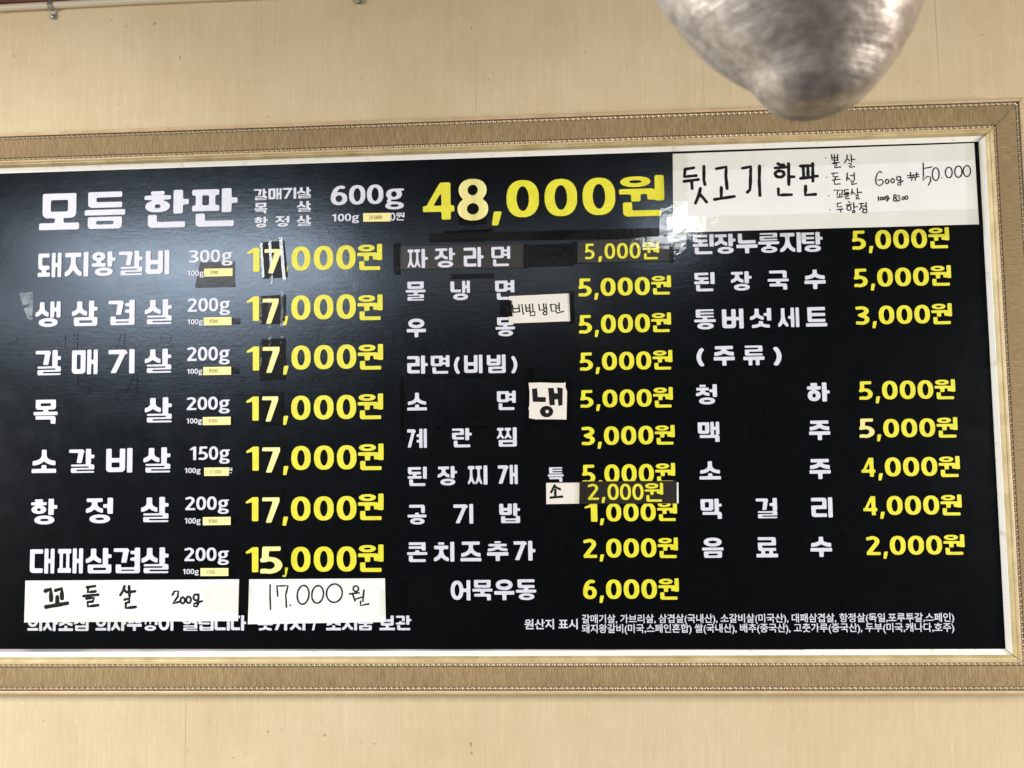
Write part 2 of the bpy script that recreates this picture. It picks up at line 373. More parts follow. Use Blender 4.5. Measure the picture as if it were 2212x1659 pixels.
def latin(ch, wt, nw=None):
    """digits 1 em high; width follows the bold humanist figures of the board"""
    tx, ty = .215*wt, .165*wt; k = tx/ty
    W = {'0': .70, '1': .46, ',': .24, '.': .22, '(': .30, ')': .30, 'g': .66, '/': .42, '4': .74, '7': .62, '5': .64, '3': .62, '2': .64, '6': .69, '8': .68}[ch]
    lo = -.34 if ch in 'g,' else (-.12 if ch in '()' else 0.0)
    M = Mask(W, 1.08, lo); R = M.rect; a, b = tx/2, ty/2
    if ch == '0': M.ring(0, 0, W, 1, tx, ty, 2.35)
    elif ch == '1':
        R(W-tx, 0, W, 1); M.quad((0, .80), (W-tx*.9, 1), (W, 1), (W-tx*.2, .86), (W-tx, .80), (.09, .66))
    elif ch == '2':
        pts = [(.02, .86)]+arc(W*.46, .72, W*.46-a+.02, .28-b, 128, -35)+[(W*.14, b*1.3)]
        M.path(pts, tx, k); R(0, 0, W, ty); M.clip(0, 0, W, 1)
    elif ch == '3':
        M.path([(.05, .90)]+arc(W*.44, .74, W*.53-a, .26-b, 110, -80)+[(W*.32, .52)], tx, k)
        M.path([(W*.32, .52)]+arc(W*.42, .275, W*.58-a, .275-b, 85, -118)+[(.0, .10)], tx, k); M.clip(0, 0, W, 1)
    elif ch == '4':
        xs = W-.09-tx; R(xs, 0, xs+tx, 1); R(0, .21, W, .21+ty)
        M.quad((0, .21), (xs-.03, 1), (xs+.1, 1), (xs+.1, .92), (.22, .34), (.1, .21))
    elif ch == '5':
        R(.06, 1-ty, W-.05, 1); M.quad((.06, 1), (.06+tx*.9, 1), (.06+tx*.85, .55), (.04, .44))
        M.path([(.08, .50)]+arc(W*.42, .31, W*.58-a, .31-b, 105, -115)+[(.0, .09)], tx, k); M.clip(0, 0, W, 1)
    elif ch == '6':
        M.ring(0, 0, W, .66, tx, ty, 2.2)
        M.path(arc(W*.62, .36, W*.62-a, .64-b, 182, 75), tx, k); M.clip(0, 0, W, 1)
    elif ch == '7': R(0, 1-ty*1.1, W, 1); M.quad((W-tx*1.05, 1), (W, 1-ty*1.0), (.13+tx*1.05, 0), (.13, 0))
    elif ch == '8': M.ring(.03, .46, W-.03, 1, tx*.95, ty*.9); M.ring(0, 0, W, .56, tx, ty*.9)
    elif ch == ',': M.quad((.05, .18), (W, .18), (.15, -.2), (0, -.2))
    elif ch == '.': R(0, 0, W, .2)
    elif ch == '/': M.quad((.0, 0), (.17, 0), (W, 1), (W-.17, 1))
    elif ch == '(': M.path(arc(.62, .44, .62-a*.8, .62, 142, 218), tx*.8, 1)
    elif ch == ')': M.path(arc(-.32, .44, .62-a*.8, .62, 38, -38), tx*.8, 1)
    elif ch == 'g':
        M.ring(.03, .20, W-.07, .76, tx*.9, ty*.85); R(W*.55, .76-ty*.72, W, .76)
        M.path([(.15, .22), (.11, .13), (.17, .06), (W*.6, .03)], tx*.62, 1)
        M.ring(.0, -.30, W-.01, .085, tx*.85, ty*.78, 2.4)
    return M, W

def trace(M, rad=2):
    f = M.m.astype(float)
    for _ in range(2):
        for ax in (0, 1):
            f = sum(np.roll(f, q, ax) for q in range(-rad, rad+1))/(2*rad+1)
    f = f[::2, ::2]-.5
    H, W = f.shape
    s = f > 0
    code = s[:-1, :-1]*1+s[:-1, 1:]*2+s[1:, 1:]*4+s[1:, :-1]*8
    nxt = {}
    def pt(e):
        ax, y, x = e
        if ax == 0: t = f[y, x]/(f[y, x]-f[y, x+1]); return (x+t, y)
        t = f[y, x]/(f[y, x]-f[y+1, x]); return (x, y+t)
    T = {1: 'LB', 2: 'BR', 3: 'LR', 4: 'RT', 6: 'BT', 7: 'LT', 8: 'TL', 9: 'TB', 11: 'TR', 12: 'RL', 13: 'RB', 14: 'BL'}
    for y, x in zip(*np.nonzero((code > 0) & (code < 15))):
        c = int(code[y, x]); E = {'B': (0, y, x), 'T': (0, y+1, x), 'L': (1, y, x), 'R': (1, y, x+1)}
        for ab in ([T[c]] if c in T else (['LB', 'RT'] if c == 5 else ['BR', 'TL'])): nxt[E[ab[0]]] = E[ab[1]]
    loops = []
    while nxt:
        st = next(iter(nxt)); L = [st]; e = nxt.pop(st)
        while e != st and e in nxt: L.append(e); e = nxt.pop(e)
        p = [pt(q) for q in L]
        p = [((2*x+.5-PAD+.0)/N, (2*y+.5-PAD)/N+M.lo) for x, y in p]
        p = rdp_loop(p, .0042)
        if len(p) > 2: loops.append(p)
    return loops
def rdp(p, eps):
    if len(p) < 3: return p
    a, b = np.array(p[0]), np.array(p[-1]); q = np.array(p[1:-1]); d = b-a; L = np.hypot(*d)
    dist = np.abs(d[0]*(q[:, 1]-a[1])-d[1]*(q[:, 0]-a[0]))/L if L > 1e-9 else np.hypot(*(q-a).T)
    i = int(dist.argmax())
    if dist[i] <= eps: return [p[0], p[-1]]
    return rdp(p[:i+2], eps)[:-1]+rdp(p[i+1:], eps)
def rdp_loop(p, eps):
    a = np.array(p); i = int(np.hypot(*(a-a[0]).T).argmax())
    return rdp(p[:i+1], eps)[:-1]+rdp(p[i:]+[p[0]], eps)[:-1]

GLY = {}
def glyph(ch, wt):
    if (ch, wt) not in GLY:
        M, W = (hangul if ord(ch) >= 0xAC00 else latin)(ch, wt); GLY[ch, wt] = (trace(M), W)
    return GLY[ch, wt]
class Print:
    """collects filled outlines on the board's plane"""
    def __init__(s): s.v, s.f = [], []
    def loops(s, L, off, fn=None):
        ar = lambda l: sum(a[0]*b[1]-b[0]*a[1] for a, b in zip(l, l[1:]+l[:1]))/2
        def inside(p, l):
            r = False
            for (x0, y0), (x1, y1) in zip(l, l[1:]+l[:1]):
                if (y0 > p[1]) != (y1 > p[1]) and p[0] < (x1-x0)*(p[1]-y0)/(y1-y0)+x0: r = not r
            return r
        if len(L) > 1:                              # each outer outline with the holes it holds
            L = sorted(L, key=lambda l: -abs(ar(l))); grp = []
            for l in L:
                own = [g for g in grp if inside(l[0], g[0])]
                if own: own[-1].append(l)
                else: grp.append([l])
            if len(grp) > 1:
                for g in grp: s.loops(g, off, fn)
                return
        k = len(s.v); flat = [p for l in L for p in l]
        s.v += [(x, -off-(fn(x, z) if fn else 0), z) for x, z in flat]
        for t in tessellate_polygon([[Vector((x, z, 0)) for x, z in l] for l in L]):
            (a, b), (c, d), (e, f) = (flat[i] for i in t)
            ar = (c-a)*(f-b)-(e-a)*(d-b)
            if abs(ar) < 1e-13: continue
            s.f.append(tuple(k+i for i in (t if ar > 0 else t[::-1])))
    def char(s, ch, wt, x0, x1, z0, z1, off=.0010):
        L, W = glyph(ch, wt)
        s.loops([[(x0+(x1-x0)*px/W, z0+(z1-z0)*pz) for px, pz in l] for l in L], off)
    def done(s, name, m, parent): return obj(name, s.v, s.f, m, parent)
    def relief(s, ch, wt, x0, x1, z0, z1, h=.0008, e=.0014):
        L, W = glyph(ch, wt)
        L = [[(x0+(x1-x0)*px/W, z0+(z1-z0)*pz) for px, pz in l] for l in L]
        s.loops(L, h)
        for l in L:
            n = len(l); k = len(s.v); out = []
            for i in range(n):
                (ax, az), (bx, bz), (cx, cz) = l[i-1], l[i], l[(i+1) % n]
                tx, tz = cx-ax, cz-az; q = math.hypot(tx, tz) or 1
                out.append((bx+tz/q*e, bz-tx/q*e))
            s.v += [(x, -h, z) for x, z in l]+[(x, -.00004, z) for x, z in out]
            s.f += [(k+i, k+(i+1) % n, k+n+(i+1) % n, k+n+i) for i in range(n)]
def lerp(a, b, t): return tuple(p+(q-p)*t for p, q in zip(a, b))

# ---------------------------------------------------------------- the wall
WY = .022                                     # wall face lies this far behind the panel's face
wall = obj('wall', [(-2.6, WY+.02, .2), (2.6, WY+.02, .2), (2.6, WY+.02, ZC+1.02), (-2.6, WY+.02, ZC+1.02)], [(0, 1, 2, 3)], mat('plaster', (.40, .31, .20), .8))
wall['kind'] = 'structure'
seams = [-2.55, -1.62, -1.09, B(414, 150, -WY)[0], B(1028, 150, -WY)[0], B(1562, 1550, -WY)[0], B(2098, 1560, -WY)[0], 1.32, 1.85, 2.55]
for a, b in zip(seams[:-1], seams[1:]):
    n, k = 12, 18; v, f = [], []; a += .00002; b -= .00002
    for j in range(k+1):
        for i in range(n+1):
            x = a+(b-a)*i/n; z = .22+(ZC+.98-.22)*j/k
            e = .0004*math.exp(-((i if i < n/2 else n-i)/1.2)**2)*(.4+.6*math.sin(z*7+a*5))
            y = WY+.0012*math.sin(x*6.1+z*3.7)+.0009*math.sin(z*8.3-x*4)-max(0, e)
            v.append((x, y, z))
    for j in range(k):
        for i in range(n): q = j*(n+1)+i; f.append((q, q+1, q+n+2, q+n+1))
    obj('wallpaper_strip', v, f, WALL, wall, smooth=True)

# conduit along the top of the wall with its clips, and the dark wood trim above
def tube(p, q, r, n=14, seg=1):
    p, q = Vector(p), Vector(q); ax = (q-p).normalized(); s = ax.cross(Vector((0, 0, 1))).normalized(); t = ax.cross(s)
    v, f = [], []
    for j in range(seg+1):
        for i in range(n): a = 2*math.pi*i/n; v.append(tuple(p+(q-p)*j/seg+r*(math.cos(a)*s+math.sin(a)*t)))
    for j in range(seg):
        for i in range(n): f.append((j*n+i, j*n+(i+1) % n, (j+1)*n+(i+1) % n, (j+1)*n+i))
    return v, f
PR = .0066
(x0, z0), (x1, z1) = B(0, 26, PR-WY), B(431, 4, PR-WY)
sl = (z1-z0)/(x1-x0); PY = WY-PR-.0015
pz = lambda x: z0+(x-x0)*sl+PR
conduit = thing('conduit_pipe', 'thin cream conduit pipe clipped along the top of the wallpapered wall', 'pipe', (0, 0, ZC))
v, f = tube((-1.9, PY, pz(-1.9)), (1.6, PY, pz(1.6)), PR, 16, 40)
v = [(x, y, z+.0012*math.sin(x*9)*math.sin(x*3.1)) for x, y, z in v]
obj('tube', v, f, PIPE, conduit, smooth=True)
def box(a, b, bev=0):
    (x0, y0, z0), (x1, y1, z1) = a, b
    v = [(x, y, z) for x in (x0, x1) for y in (y0, y1) for z in (z0, z1)]
    return v, [(0, 1, 3, 2), (4, 6, 7, 5), (0, 4, 5, 1), (2, 3, 7, 6), (0, 2, 6, 4), (1, 5, 7, 3)]
def clip(u, vv):
    x = B(u, vv, -WY)[0]; z = pz(x); hw = .0042; v, f = [], []
    prof = [(PY-PR-.0012, z+PR*.2), (PY-PR-.0014, z-PR*.35), (PY-PR*.75, z-PR*.95), (WY-.0040, z-PR*1.35), (WY-.0028, z-PR*1.9), (WY-.0028, z-PR*1.9-.0115)]
    prof = [(WY-.002, z+PR*1.3), (PY-PR*.55, z+PR*1.15), (PY-PR-.0006, z+PR*.6)]+prof
    for y, zz in prof: v += [(x-hw, y, zz), (x+hw, y, zz)]
    n = len(prof); m = len(v); v += [(a, b+.0009, c) for a, b, c in v]
    f = [(2*i, 2*i+1, 2*i+3, 2*i+2) for i in range(n-1)]+[(2*i, 2*i+2, m+2*i+2, m+2*i) for i in range(n-1)]+[(2*i+1, m+2*i+1, m+2*i+3, 2*i+3) for i in range(n-1)]
    f.append((2*n-2, 2*n-1, m+2*n-1, m+2*n-2))
    c = obj('clip', v, f, STEEL, conduit)
    zs = z-PR*1.9-.0055; v = [(x, WY-.0056, zs)]; f = []
    for r, y in ((.0016, WY-.0056), (.0030, WY-.0048), (.0032, WY-.0030)):
        v += [(x+r*math.cos(a*math.pi/6), y, zs+r*math.sin(a*math.pi/6)) for a in range(12)]
    f = [(0, 1+i, 1+(i+1) % 12) for i in range(12)]
    for q in (0, 1): f += [(1+q*12+i, 13+q*12+i, 13+q*12+(i+1) % 12, 1+q*12+(i+1) % 12) for i in range(12)]
    obj('screw', v, f, STEEL, c)
clip(118, 20); clip(777, 0); clip(1420, -20)
(a0, b0), (a1, b1) = B(0, 10, -WY), B(270, 0, -WY); ts = (b1-b0)/(a1-a0)
tv = []
prof = [(WY-.001, 0), (WY-.006, .001), (WY-.011, .006), (WY-.012, .012), (WY-.020, .018), (WY-.022, .05), (WY-.001, .05)]
for x in (-1.9, 1.9):
    tv += [(x, y, b0+(x-a0)*ts+h) for y, h in prof]
np_ = len(prof)
trim = obj('ceiling_trim', tv, [(i, i+1, np_+i+1, np_+i) for i in range(np_-1)], WOOD); trim.location = (0, 0, ZC); trim['kind'] = 'structure'

# ---------------------------------------------------------------- the menu board
board = thing('menu_board', 'wide black menu board with white and yellow lettering in a beige moulded frame', 'menu board', (0, 0, ZC))
XL, XR, ZT, ZB = -.776*D, .5607*D, .3617*D, -.2810*D
v, f = [], []; n, k = 40, 20
for j in range(k+1):
    for i in range(n+1):
        v.append((XL-.004+(XR-XL+.008)*i/n, 0, ZB-.004+(ZT-ZB+.008)*j/k))
for j in range(k):
    for i in range(n): q = j*(n+1)+i; f.append((q, q+1, q+n+2, q+n+1))
obj('panel', v, f, PANEL, board)

PROF = [(0, .4), (1.5, .9), (7, 4.2), (8.2, 5.2),                    # 0-3 liner
        (8.6, 6.5), (10, 9), (12, 12), (13.4, 12.4), (13.8, 13.6),      # 4-8 gold lip
        (15.5, 15.2), (18, 14.8), (18.4, 13.0),                         # 9-11 tan strip
        (19.5, 11.6), (22.8, 11.6), (24, 13),                           # 12-14 groove
        (24.2, 13.6), (32, 14.4), (41, 14.8), (50, 14.6), (57.2, 13.8),   # 15-19 woven strip
        (57.5, 13), (58.6, 11.8), (62.2, 11.8), (63.2, 13.4),             # 20-23 groove
        (63.6, 15), (66, 16.4), (69.5, 15.4), (71, 12.5), (71.2, -WY*1000)]  # outer lip and side
def rail_pts(side, w, d, gap=.0005):
    w, y = w/1000, -d/1000
    l, r, t, b = XL-w, XR+w, ZT+w, ZB-w; g = gap
    return {'T': ((l+g, y, t), (r-g, y, t)), 'R': ((r, y, t-g), (r, y, b+g)), 'B': ((r-g, y, b), (l+g, y, b)), 'L': ((l, y, b+g), (l, y, t-g))}[side]
def sweep(side, i0, i1, name, mats, fm, parent, seg=60):
    v, f, m = [], [], []
    for i in range(i0, i1+1):
        a, b = rail_pts(side, *PROF[i]); a, b = Vector(a), Vector(b)
        for s in range(seg+1):
            q = a.lerp(b, s/seg); v.append(tuple(q))
    for i in range(i1-i0):
        for s in range(seg): f.append((i*(seg+1)+s, i*(seg+1)+s+1, (i+1)*(seg+1)+s+1, (i+1)*(seg+1)+s)); m.append(fm(i0+i))
    return obj(name, v, f, None, parent, mats=mats, fm=m, smooth=False)
def beads(side, w, d, parent):
    a, b = rail_pts(side, w, d); a, b = Vector(a), Vector(b); L = (b-a).length; ax = (b-a)/L
    nrm = Vector((0, -1, 0)); sd = ax.cross(nrm); n = int(L/.0047); v, f = [], []
    for i in range(n):
        c = a+ax*(L*(i+.5)/n); big = i % 2 == 0; r = .0026 if big else .0019; ln = .0034 if big else .0025
        r *= random.uniform(.9, 1.08); t = (ax*.78+sd*(.62 if big else -.35)).normalized(); s2 = t.cross(nrm).normalized(); k = len(v)
        v.append(tuple(c+t*ln)); v.append(tuple(c-t*ln))
        for j in range(6): q = j*math.pi/3; v.append(tuple(c+r*(math.cos(q)*s2+math.sin(q)*nrm)))
        f += [(k, k+2+j, k+2+(j+1) % 6) for j in range(6)]+[(k+1, k+2+(j+1) % 6, k+2+j) for j in range(6)]
    o = obj('bead_row', v, f, BEAD, parent); o['kind'] = 'stuff'
for side in 'TRBL':
    sweep(side, 0, 3, 'liner', [LINER], lambda i: 0, board)
    def fm(i): return 0 if i < 9 else 1 if i < 11 else 2 if i < 15 else 2 if i < 24 else 1
    rail = sweep(side, 3, 15, 'frame_rail', [GOLD, TAN, GROOVE], fm, board)
    sweep(side, 19, 28, 'outer_lip', [GOLD, TAN, GROOVE], fm, rail)
    sweep(side, 15, 19, 'woven_strip', [CLOTH_H if side in 'TB' else CLOTH_V], lambda i: 0, rail)
    beads(side, 21.1, 12.2, rail); beads(side, 60.4, 12.4, rail)
(xa, za), (xb, zb) = B(0, 1401.5), B(1735, 1401)
strip_v, strip_f = box((XL, -.0022, ZB), (xb, -.0006, za))
strip_v = [(x, y, ZB+.0004 if x > 0 and z > ZB else z) for x, y, z in strip_v]     # its foot tapers away
obj('edge_strip', strip_v, strip_f, ACRYL, board)

# printed lettering -------------------------------------------------
def line(chars, a, b, m, wt=1.0, name='lettering', xs=None):
    """chars spread evenly from box a (first) to box b (last); boxes are left, right, top, bottom"""
    P = Print(); n = len(chars); wide = n == 1 or (not xs and (b[0]-a[0])/(n-1) > 1.22*(a[1]-a[0]))
    for i, ch in enumerate(chars):
        q = lerp(a, b, i/(n-1) if n > 1 else 0)
        if xs: q = (*xs[i], q[2], q[3])
        (x0, z0), (x1, z1) = B(q[0], q[3]), B(q[1], q[2]); P.char(ch, wt, x0, x1, z0, z1)
        if wide: P.done('letter', m, board); P = Print()
    if not wide: P.done(name, m, board)
def run(text, u0, u1, vt, vb, m, wt, name='small_print', parent=None, gap=.08, off=.0010):
    """proportional text fitted between u0 and u1"""
    P = Print(); adv = []; x = 0
    for ch in text:
        if ch == ' ': x += .42; adv.append(None); continue
        wd = 1.0 if ord(ch) >= 0xAC00 else glyph(ch, wt)[1]*(.82 if ch in '(),' else .86)
        adv.append((x, x+wd)); x += wd+gap
    tot = x-gap; (xl, zl), (xr, zr) = B(u0, vb), B(u1, vb); zt = B(u0, vt)[1]
    for ch, a in zip(text, adv):
        if a: P.char(ch, wt, xl+(xr-xl)*a[0]/tot, xl+(xr-xl)*a[1]/tot, zl, zt, off)
    return P.done(name, m, parent or board)
F5 = [(0, .142), (.168, .218), (.24, .402), (.425, .588), (.61, .772), (.787, 1)]
F17 = [(0, .095), (.27, .313), (.333, .474), (.498, .642), (.664, .806), (.817, 1)]
F48 = [(0, .132), (.287, .33), (.35, .485), (.508, .643), (.665, .80), (.815, 1)]
def price(txt, u0, u1, vt, vb, wt_, wb_, F=F5, wgt=1.0, name='price', skip=()):
    P = Print(); (x0, z0), z1 = B(u0, vb), B(u0, vt)[1]; x1 = B(u1, wb_)[0]
    for i, (ch, (a, b)) in enumerate(zip(txt, F)):
        if i in skip: continue
        p, q = x0+(x1-x0)*a, x0+(x1-x0)*b
        if ch == '원': P.char(ch, wgt, p, q, B(u1, wb_)[1], B(u1, wt_)[1])
        else: P.char(ch, wgt, p, q, z0, z1)
        if i == 0 and F is not F5: P.done('price_digit', YELLOW, board); P = Print()
    return P.done(name, YELLOW, board)

line('모듬한판', (85, 173, 417, 498), (415, 514, 406, 491), WHITE, 1.02, xs=[(85, 173), (183, 272), (312, 409), (415, 514)])
line('갈매기살', (549, 577, 408, 433), (642, 672, 404, 429), WHITE, .95)
line('목살', (550, 578, 438, 462), (642, 672, 434, 458), WHITE, .95)
line('항정살', (550, 579, 468, 492), (642, 672, 465, 489), WHITE, .95)
def weight(t, u0, u1, vt, vb, name='weight', wt=.92):
    P = Print(); (x0, z0), (x1, _), z1 = B(u0, vb), B(u1, vb), B(u0, vt)[1]; W = x1-x0
    fr = [(0, .225), (.25, .475), (.495, .72), (.745, 1.0)]
    if t[0] == '1': fr[0] = (.03, .19)
    for ch, (a, b) in zip(t, fr): P.char(ch, wt, x0+W*a, x0+W*b, z0, z1)
    return P.done(name, WHITE, board)
weight('600g', 715, 873, 402, 444); weight('100g', 715, 776, 463, 479)
run('0원', 843, 874, 460, 477, WHITE, .85, 'weight_price')
price('4,000원', 914, 1436, 396, 476, 378, 466, F48)
rows = [  # name, first box, last box, weight box, 100g box, price boxes
    ('돼지왕갈비', (82, 134, 546, 600), (315, 367, 540, 594), ('300g', 409, 503, 541, 568), (404, 441, 585, 597), (533, 826, 536, 588, 527, 583)),
    ('생삼겹살', (77, 132, 651, 707), (313, 372, 646, 701), ('200g', 406, 498, 645, 674), (404, 439, 690, 701), (532, 827, 641, 694, 636, 691)),
    ('갈매기살', (77, 133, 756, 811), (313, 371, 753, 806), ('200g', 405, 497, 750, 780), (403, 438, 797, 808), (532, 828, 749, 801, 743, 798)),
    ('목살', (73, 126, 863, 916), (313, 372, 858, 913), ('200g', 404, 497, 858, 886), (402, 437, 904, 915), (531, 828, 857, 909, 850, 905)),
    ('소갈비살', (69, 123, 971, 1022), (310, 369, 966, 1021), ('150g', 407, 497, 965, 994), (398, 434, 1011, 1022), (531, 829, 965, 1017, 958, 1015)),
    ('항정살', (67, 125, 1077, 1133), (305, 365, 1073, 1128), ('200g', 401, 495, 1073, 1102), (398, 434, 1119, 1131), (530, 829, 1074, 1126, 1066, 1123)),
    ('대패삼겹살', (65, 119, 1185, 1239), (306, 365, 1182, 1238), ('200g', 399, 495, 1183, 1212), (394, 430, 1229, 1240), (530, 829, 1182, 1236, 1176, 1235))]
for nm, a, b, wg, hg, pr in rows:
    line(nm, a, b, WHITE); weight(*wg); weight('100g', *hg, name='weight'); price('1,000원', *pr, F=F17)
run('원', 492, 502, 1010, 1022, WHITE, .8, 'weight_price')
mid = [('물냉면', (877, 919, 608, 650), (1070, 1111, 605, 648), ('5,000원', 1250, 1450, 602, 641, 595, 636)),
       ('우동', (879, 920, 688, 729), (1071, 1112, 685, 727), ('5,000원', 1251, 1450, 681, 721, 675, 717)),
       ('소면', (880, 922, 848, 887), (1074, 1114, 844, 886), ('5,000원', 1254, 1454, 843, 881, 836, 880)),
       ('계란찜', (880, 922, 926, 968), (1074, 1116, 923, 965), ('3,000원', 1257, 1458, 922, 962, 918, 960)),
       ('된장찌개', (881, 922, 1008, 1050), (1076, 1118, 1004, 1046), ('5,000원', 1258, 1459, 1004, 1045, 1000, 1044)),
       ('공기밥', (881, 921, 1090, 1133), (1079, 1123, 1087, 1130), ('1,000원', 1262, 1463, 1088, 1127, 1083, 1125)),
       ('콘치즈추가', (880, 923, 1171, 1214), (1110, 1156, 1168, 1211), ('2,000원', 1261, 1465, 1164, 1205, 1161, 1205)),
       ('어묵우동', (974, 1016, 1253, 1297), (1115, 1158, 1251, 1296), ('6,000원', 1260, 1467, 1252, 1294, 1249, 1295))]
for nm, a, b, pr in mid: line(nm, a, b, WHITE, .96); price(*pr)
line('라면(비빔)', (880, 924, 768, 808), (1104, 1117, 765, 806), WHITE, .96, xs=[(880, 924), (931, 971), (981, 994), (1003, 1042), (1052, 1092), (1104, 1117)])
price('5,000원', 1253, 1453, 762, 801, 756, 798)
line('특', (1184, 1217, 1009, 1041), (1184, 1217, 1009, 1041), WHITE, .95)
rgt = [('된장누룽지탕', (1497, 1541, 506, 550), (1732, 1776, 501, 545), ('5,000원', 1841, 2051, 499, 540, 491, 536)),
       ('된장국수', (1500, 1543, 588, 630), (1738, 1782, 582, 625), ('5,000원', 1845, 2055, 581, 621, 573, 617)),
       ('통버섯세트', (1500, 1545, 668, 712), (1741, 1785, 663, 706), ('3,000원', 1849, 2057, 662, 702, 655, 700)),
       ('청하', (1504, 1548, 830, 874), (1744, 1791, 826, 868), ('5,000원', 1856, 2064, 824, 864, 819, 862)),
       ('맥주', (1508, 1553, 911, 955), (1748, 1792, 908, 951), ('5,000원', 1858, 2069, 906, 946, 901, 945)),
       ('소주', (1511, 1556, 996, 1036), (1749, 1793, 991, 1035), ('4,000원', 1861, 2074, 989, 1030, 985, 1030)),
       ('막걸리', (1514, 1558, 1077, 1121), (1753, 1797, 1074, 1118), ('4,000원', 1865, 2078, 1072, 1113, 1068, 1113)),
       ('음료수', (1517, 1562, 1161, 1205), (1751, 1796, 1159, 1203), ('2,000원', 1872, 2084, 1158, 1199, 1154, 1198))]
for nm, a, b, pr in rgt: line(nm, a, b, WHITE, .98); price(*pr)
line('(주류)', (1505, 1521, 748, 791), (1670, 1687, 745, 789), WHITE, .98, xs=[(1505, 1521), (1542, 1586), (1606, 1650), (1670, 1687)])
for t, a, b in (('의자조심', 60, 192), ('의자뚜껑이', 207, 375), ('열립니다', 394, 532), ('옷가지', 557, 660), ('/', 674, 686), ('소지품', 705, 806), ('보관', 820, 889)):
    run(t, a, b, 1329.5, 1363-.0025*(a-60), WHITE, .96, 'lettering', gap=.06)
def small_print(text, u0, u1, vt, vb, off=.014):
    """small print set in the built-in type, made a shade bolder, fitted between u0 and u1"""
    c = bpy.data.curves.new('type', 'FONT'); c.body = text; c.offset = off; c.resolution_u = 3; c.space_character = .98
    o = bpy.data.objects.new('type', c); C.objects.link(o); bpy.context.view_layer.update()
    me = bpy.data.meshes.new_from_object(o.evaluated_get(bpy.context.evaluated_depsgraph_get()))
    bpy.data.objects.remove(o); bpy.data.curves.remove(c)
    co = np.array([v.co[:] for v in me.vertices]); x0, x1 = co[:, 0].min(), co[:, 0].max(); y0, y1 = -.075, .845
    (xl, zl), (xr, _), zt = B(u0, vb), B(u1, vb), B(u0, vt)[1]
    v = [(xl+(xr-xl)*(p[0]-x0)/(x1-x0), -.0010, zl+(zt-zl)*(p[1]-y0)/(y1-y0)) for p in co]
    f = [tuple(q.vertices) for q in me.polygons]; bpy.data.meshes.remove(me)
    return obj('small_print', v, f, WHITE, board)
small_print('원산지 표시', 1133, 1248, 1337, 1359, .02)
small_print('갈매기살, 가브리살, 삼겹살(국내산), 소갈비살(미국산), 대패삼겹살, 항정살(독일,포루투갈,스페인)', 1257, 2061, 1327, 1346)
small_print('돼지왕갈비(미국,스페인혼합) 쌀(국내산), 배추(중국산), 고춧가루(중국산), 두부(미국,캐나다,호주)', 1257, 2061, 1348, 1367)

# old letters showing through the laminate as low relief
def ghost(txt, u0, u1, vt, vb, wt=.62):
    P = Print(); x = 0; adv = []
    for ch in txt:
        wd = 1.0 if ord(ch) >= 0xAC00 else glyph(ch, wt)[1]; adv.append((x, x+wd)); x += wd+.1
    (xl, zl), (xr, _), zt = B(u0, vb), B(u1, vb), B(u0, vt)[1]
    for ch, (a, b) in zip(txt, adv): P.relief(ch, wt, xl+(xr-xl)*a/x, xl+(xr-xl)*b/x, zl, zt)
    P.done('covered_lettering', PANEL, board)
ghost('3,000', 782, 975, 705, 762); ghost('2,000', 784, 972, 812, 858); ghost('2,000', 786, 972, 888, 938)
ghost('650', 640, 690, 720, 738); ghost('350', 642, 690, 812, 828)
ghost('타', 136, 176, 720, 758); ghost('기', 240, 272, 718, 760); ghost('우', 340, 376, 716, 762)
ghost('소', 12, 62, 728, 748); ghost('스', 134, 200, 812, 852); ghost('기', 262, 300, 808, 850)
ghost('2,500', 1196, 1240, 690, 735); ghost('000원', 1474, 1556, 690, 726); ghost('300원', 1474, 1556, 758, 796); ghost('000원', 1474, 1560, 826, 868); ghost('00원', 1478, 1562, 898, 938)
ghost('소', 1620, 1662, 838, 884); ghost('막', 1622, 1664, 918, 962); ghost('0', 1640, 1664, 690, 728)

# ---------------------------------------------------------------- things stuck on the board
class Zoom:
    def __init__(s, x0, y0, x1, w=2212): s.x, s.y, s.k = x0, y0, (x1-x0)/w
    def __call__(s, x, y): return ((s.x+x*s.k)*.54861, (s.y+y*s.k)*.54861)
def wavy(ph, amp): return lambda x, z: amp*(math.sin(x*38+ph)*math.cos(z*23-ph)+.6*math.sin(x*17-z*41+2*ph))
def sheet(name, poly, off, m, parent, amp=.0, ph=0.0, nx=14, nz_=6, skirt=.0005, lift=None):
    """four-cornered sheet (top left, top right, bottom right, bottom left) with a thin edge"""
    p = [B(*q) for q in poly]; o = parent.location; fn = wavy(ph, amp); v, f = [], []
    for j in range(nz_+1):
        for i in range(nx+1):
            s, t = i/nx, j/nz_
            x, z = lerp(lerp(p[0], p[1], s), lerp(p[3], p[2], s), t)
            d = off+(fn(x, z)+amp*1.2 if amp else 0)+(lift(s, t) if lift else 0)
            v.append((x-o[0], -d-o[1], z+ZC-o[2]))
    W = nx+1
    for j in range(nz_):
        for i in range(nx): q = j*W+i; f.append((q, q+W, q+W+1, q+1))
    rim = [i for i in range(nx+1)]+[j*W+nx for j in range(1, nz_+1)]+[nz_*W+i for i in range(nx-1, -1, -1)]+[j*W for j in range(nz_-1, 0, -1)]
    k = len(v); v += [(v[i][0], v[i][1]+skirt, v[i][2]) for i in rim]; n = len(rim)
    f += [(rim[i], rim[(i+1) % n], k+(i+1) % n, k+i) for i in range(n)]
    return obj(name, v, f, m, parent, smooth=False)
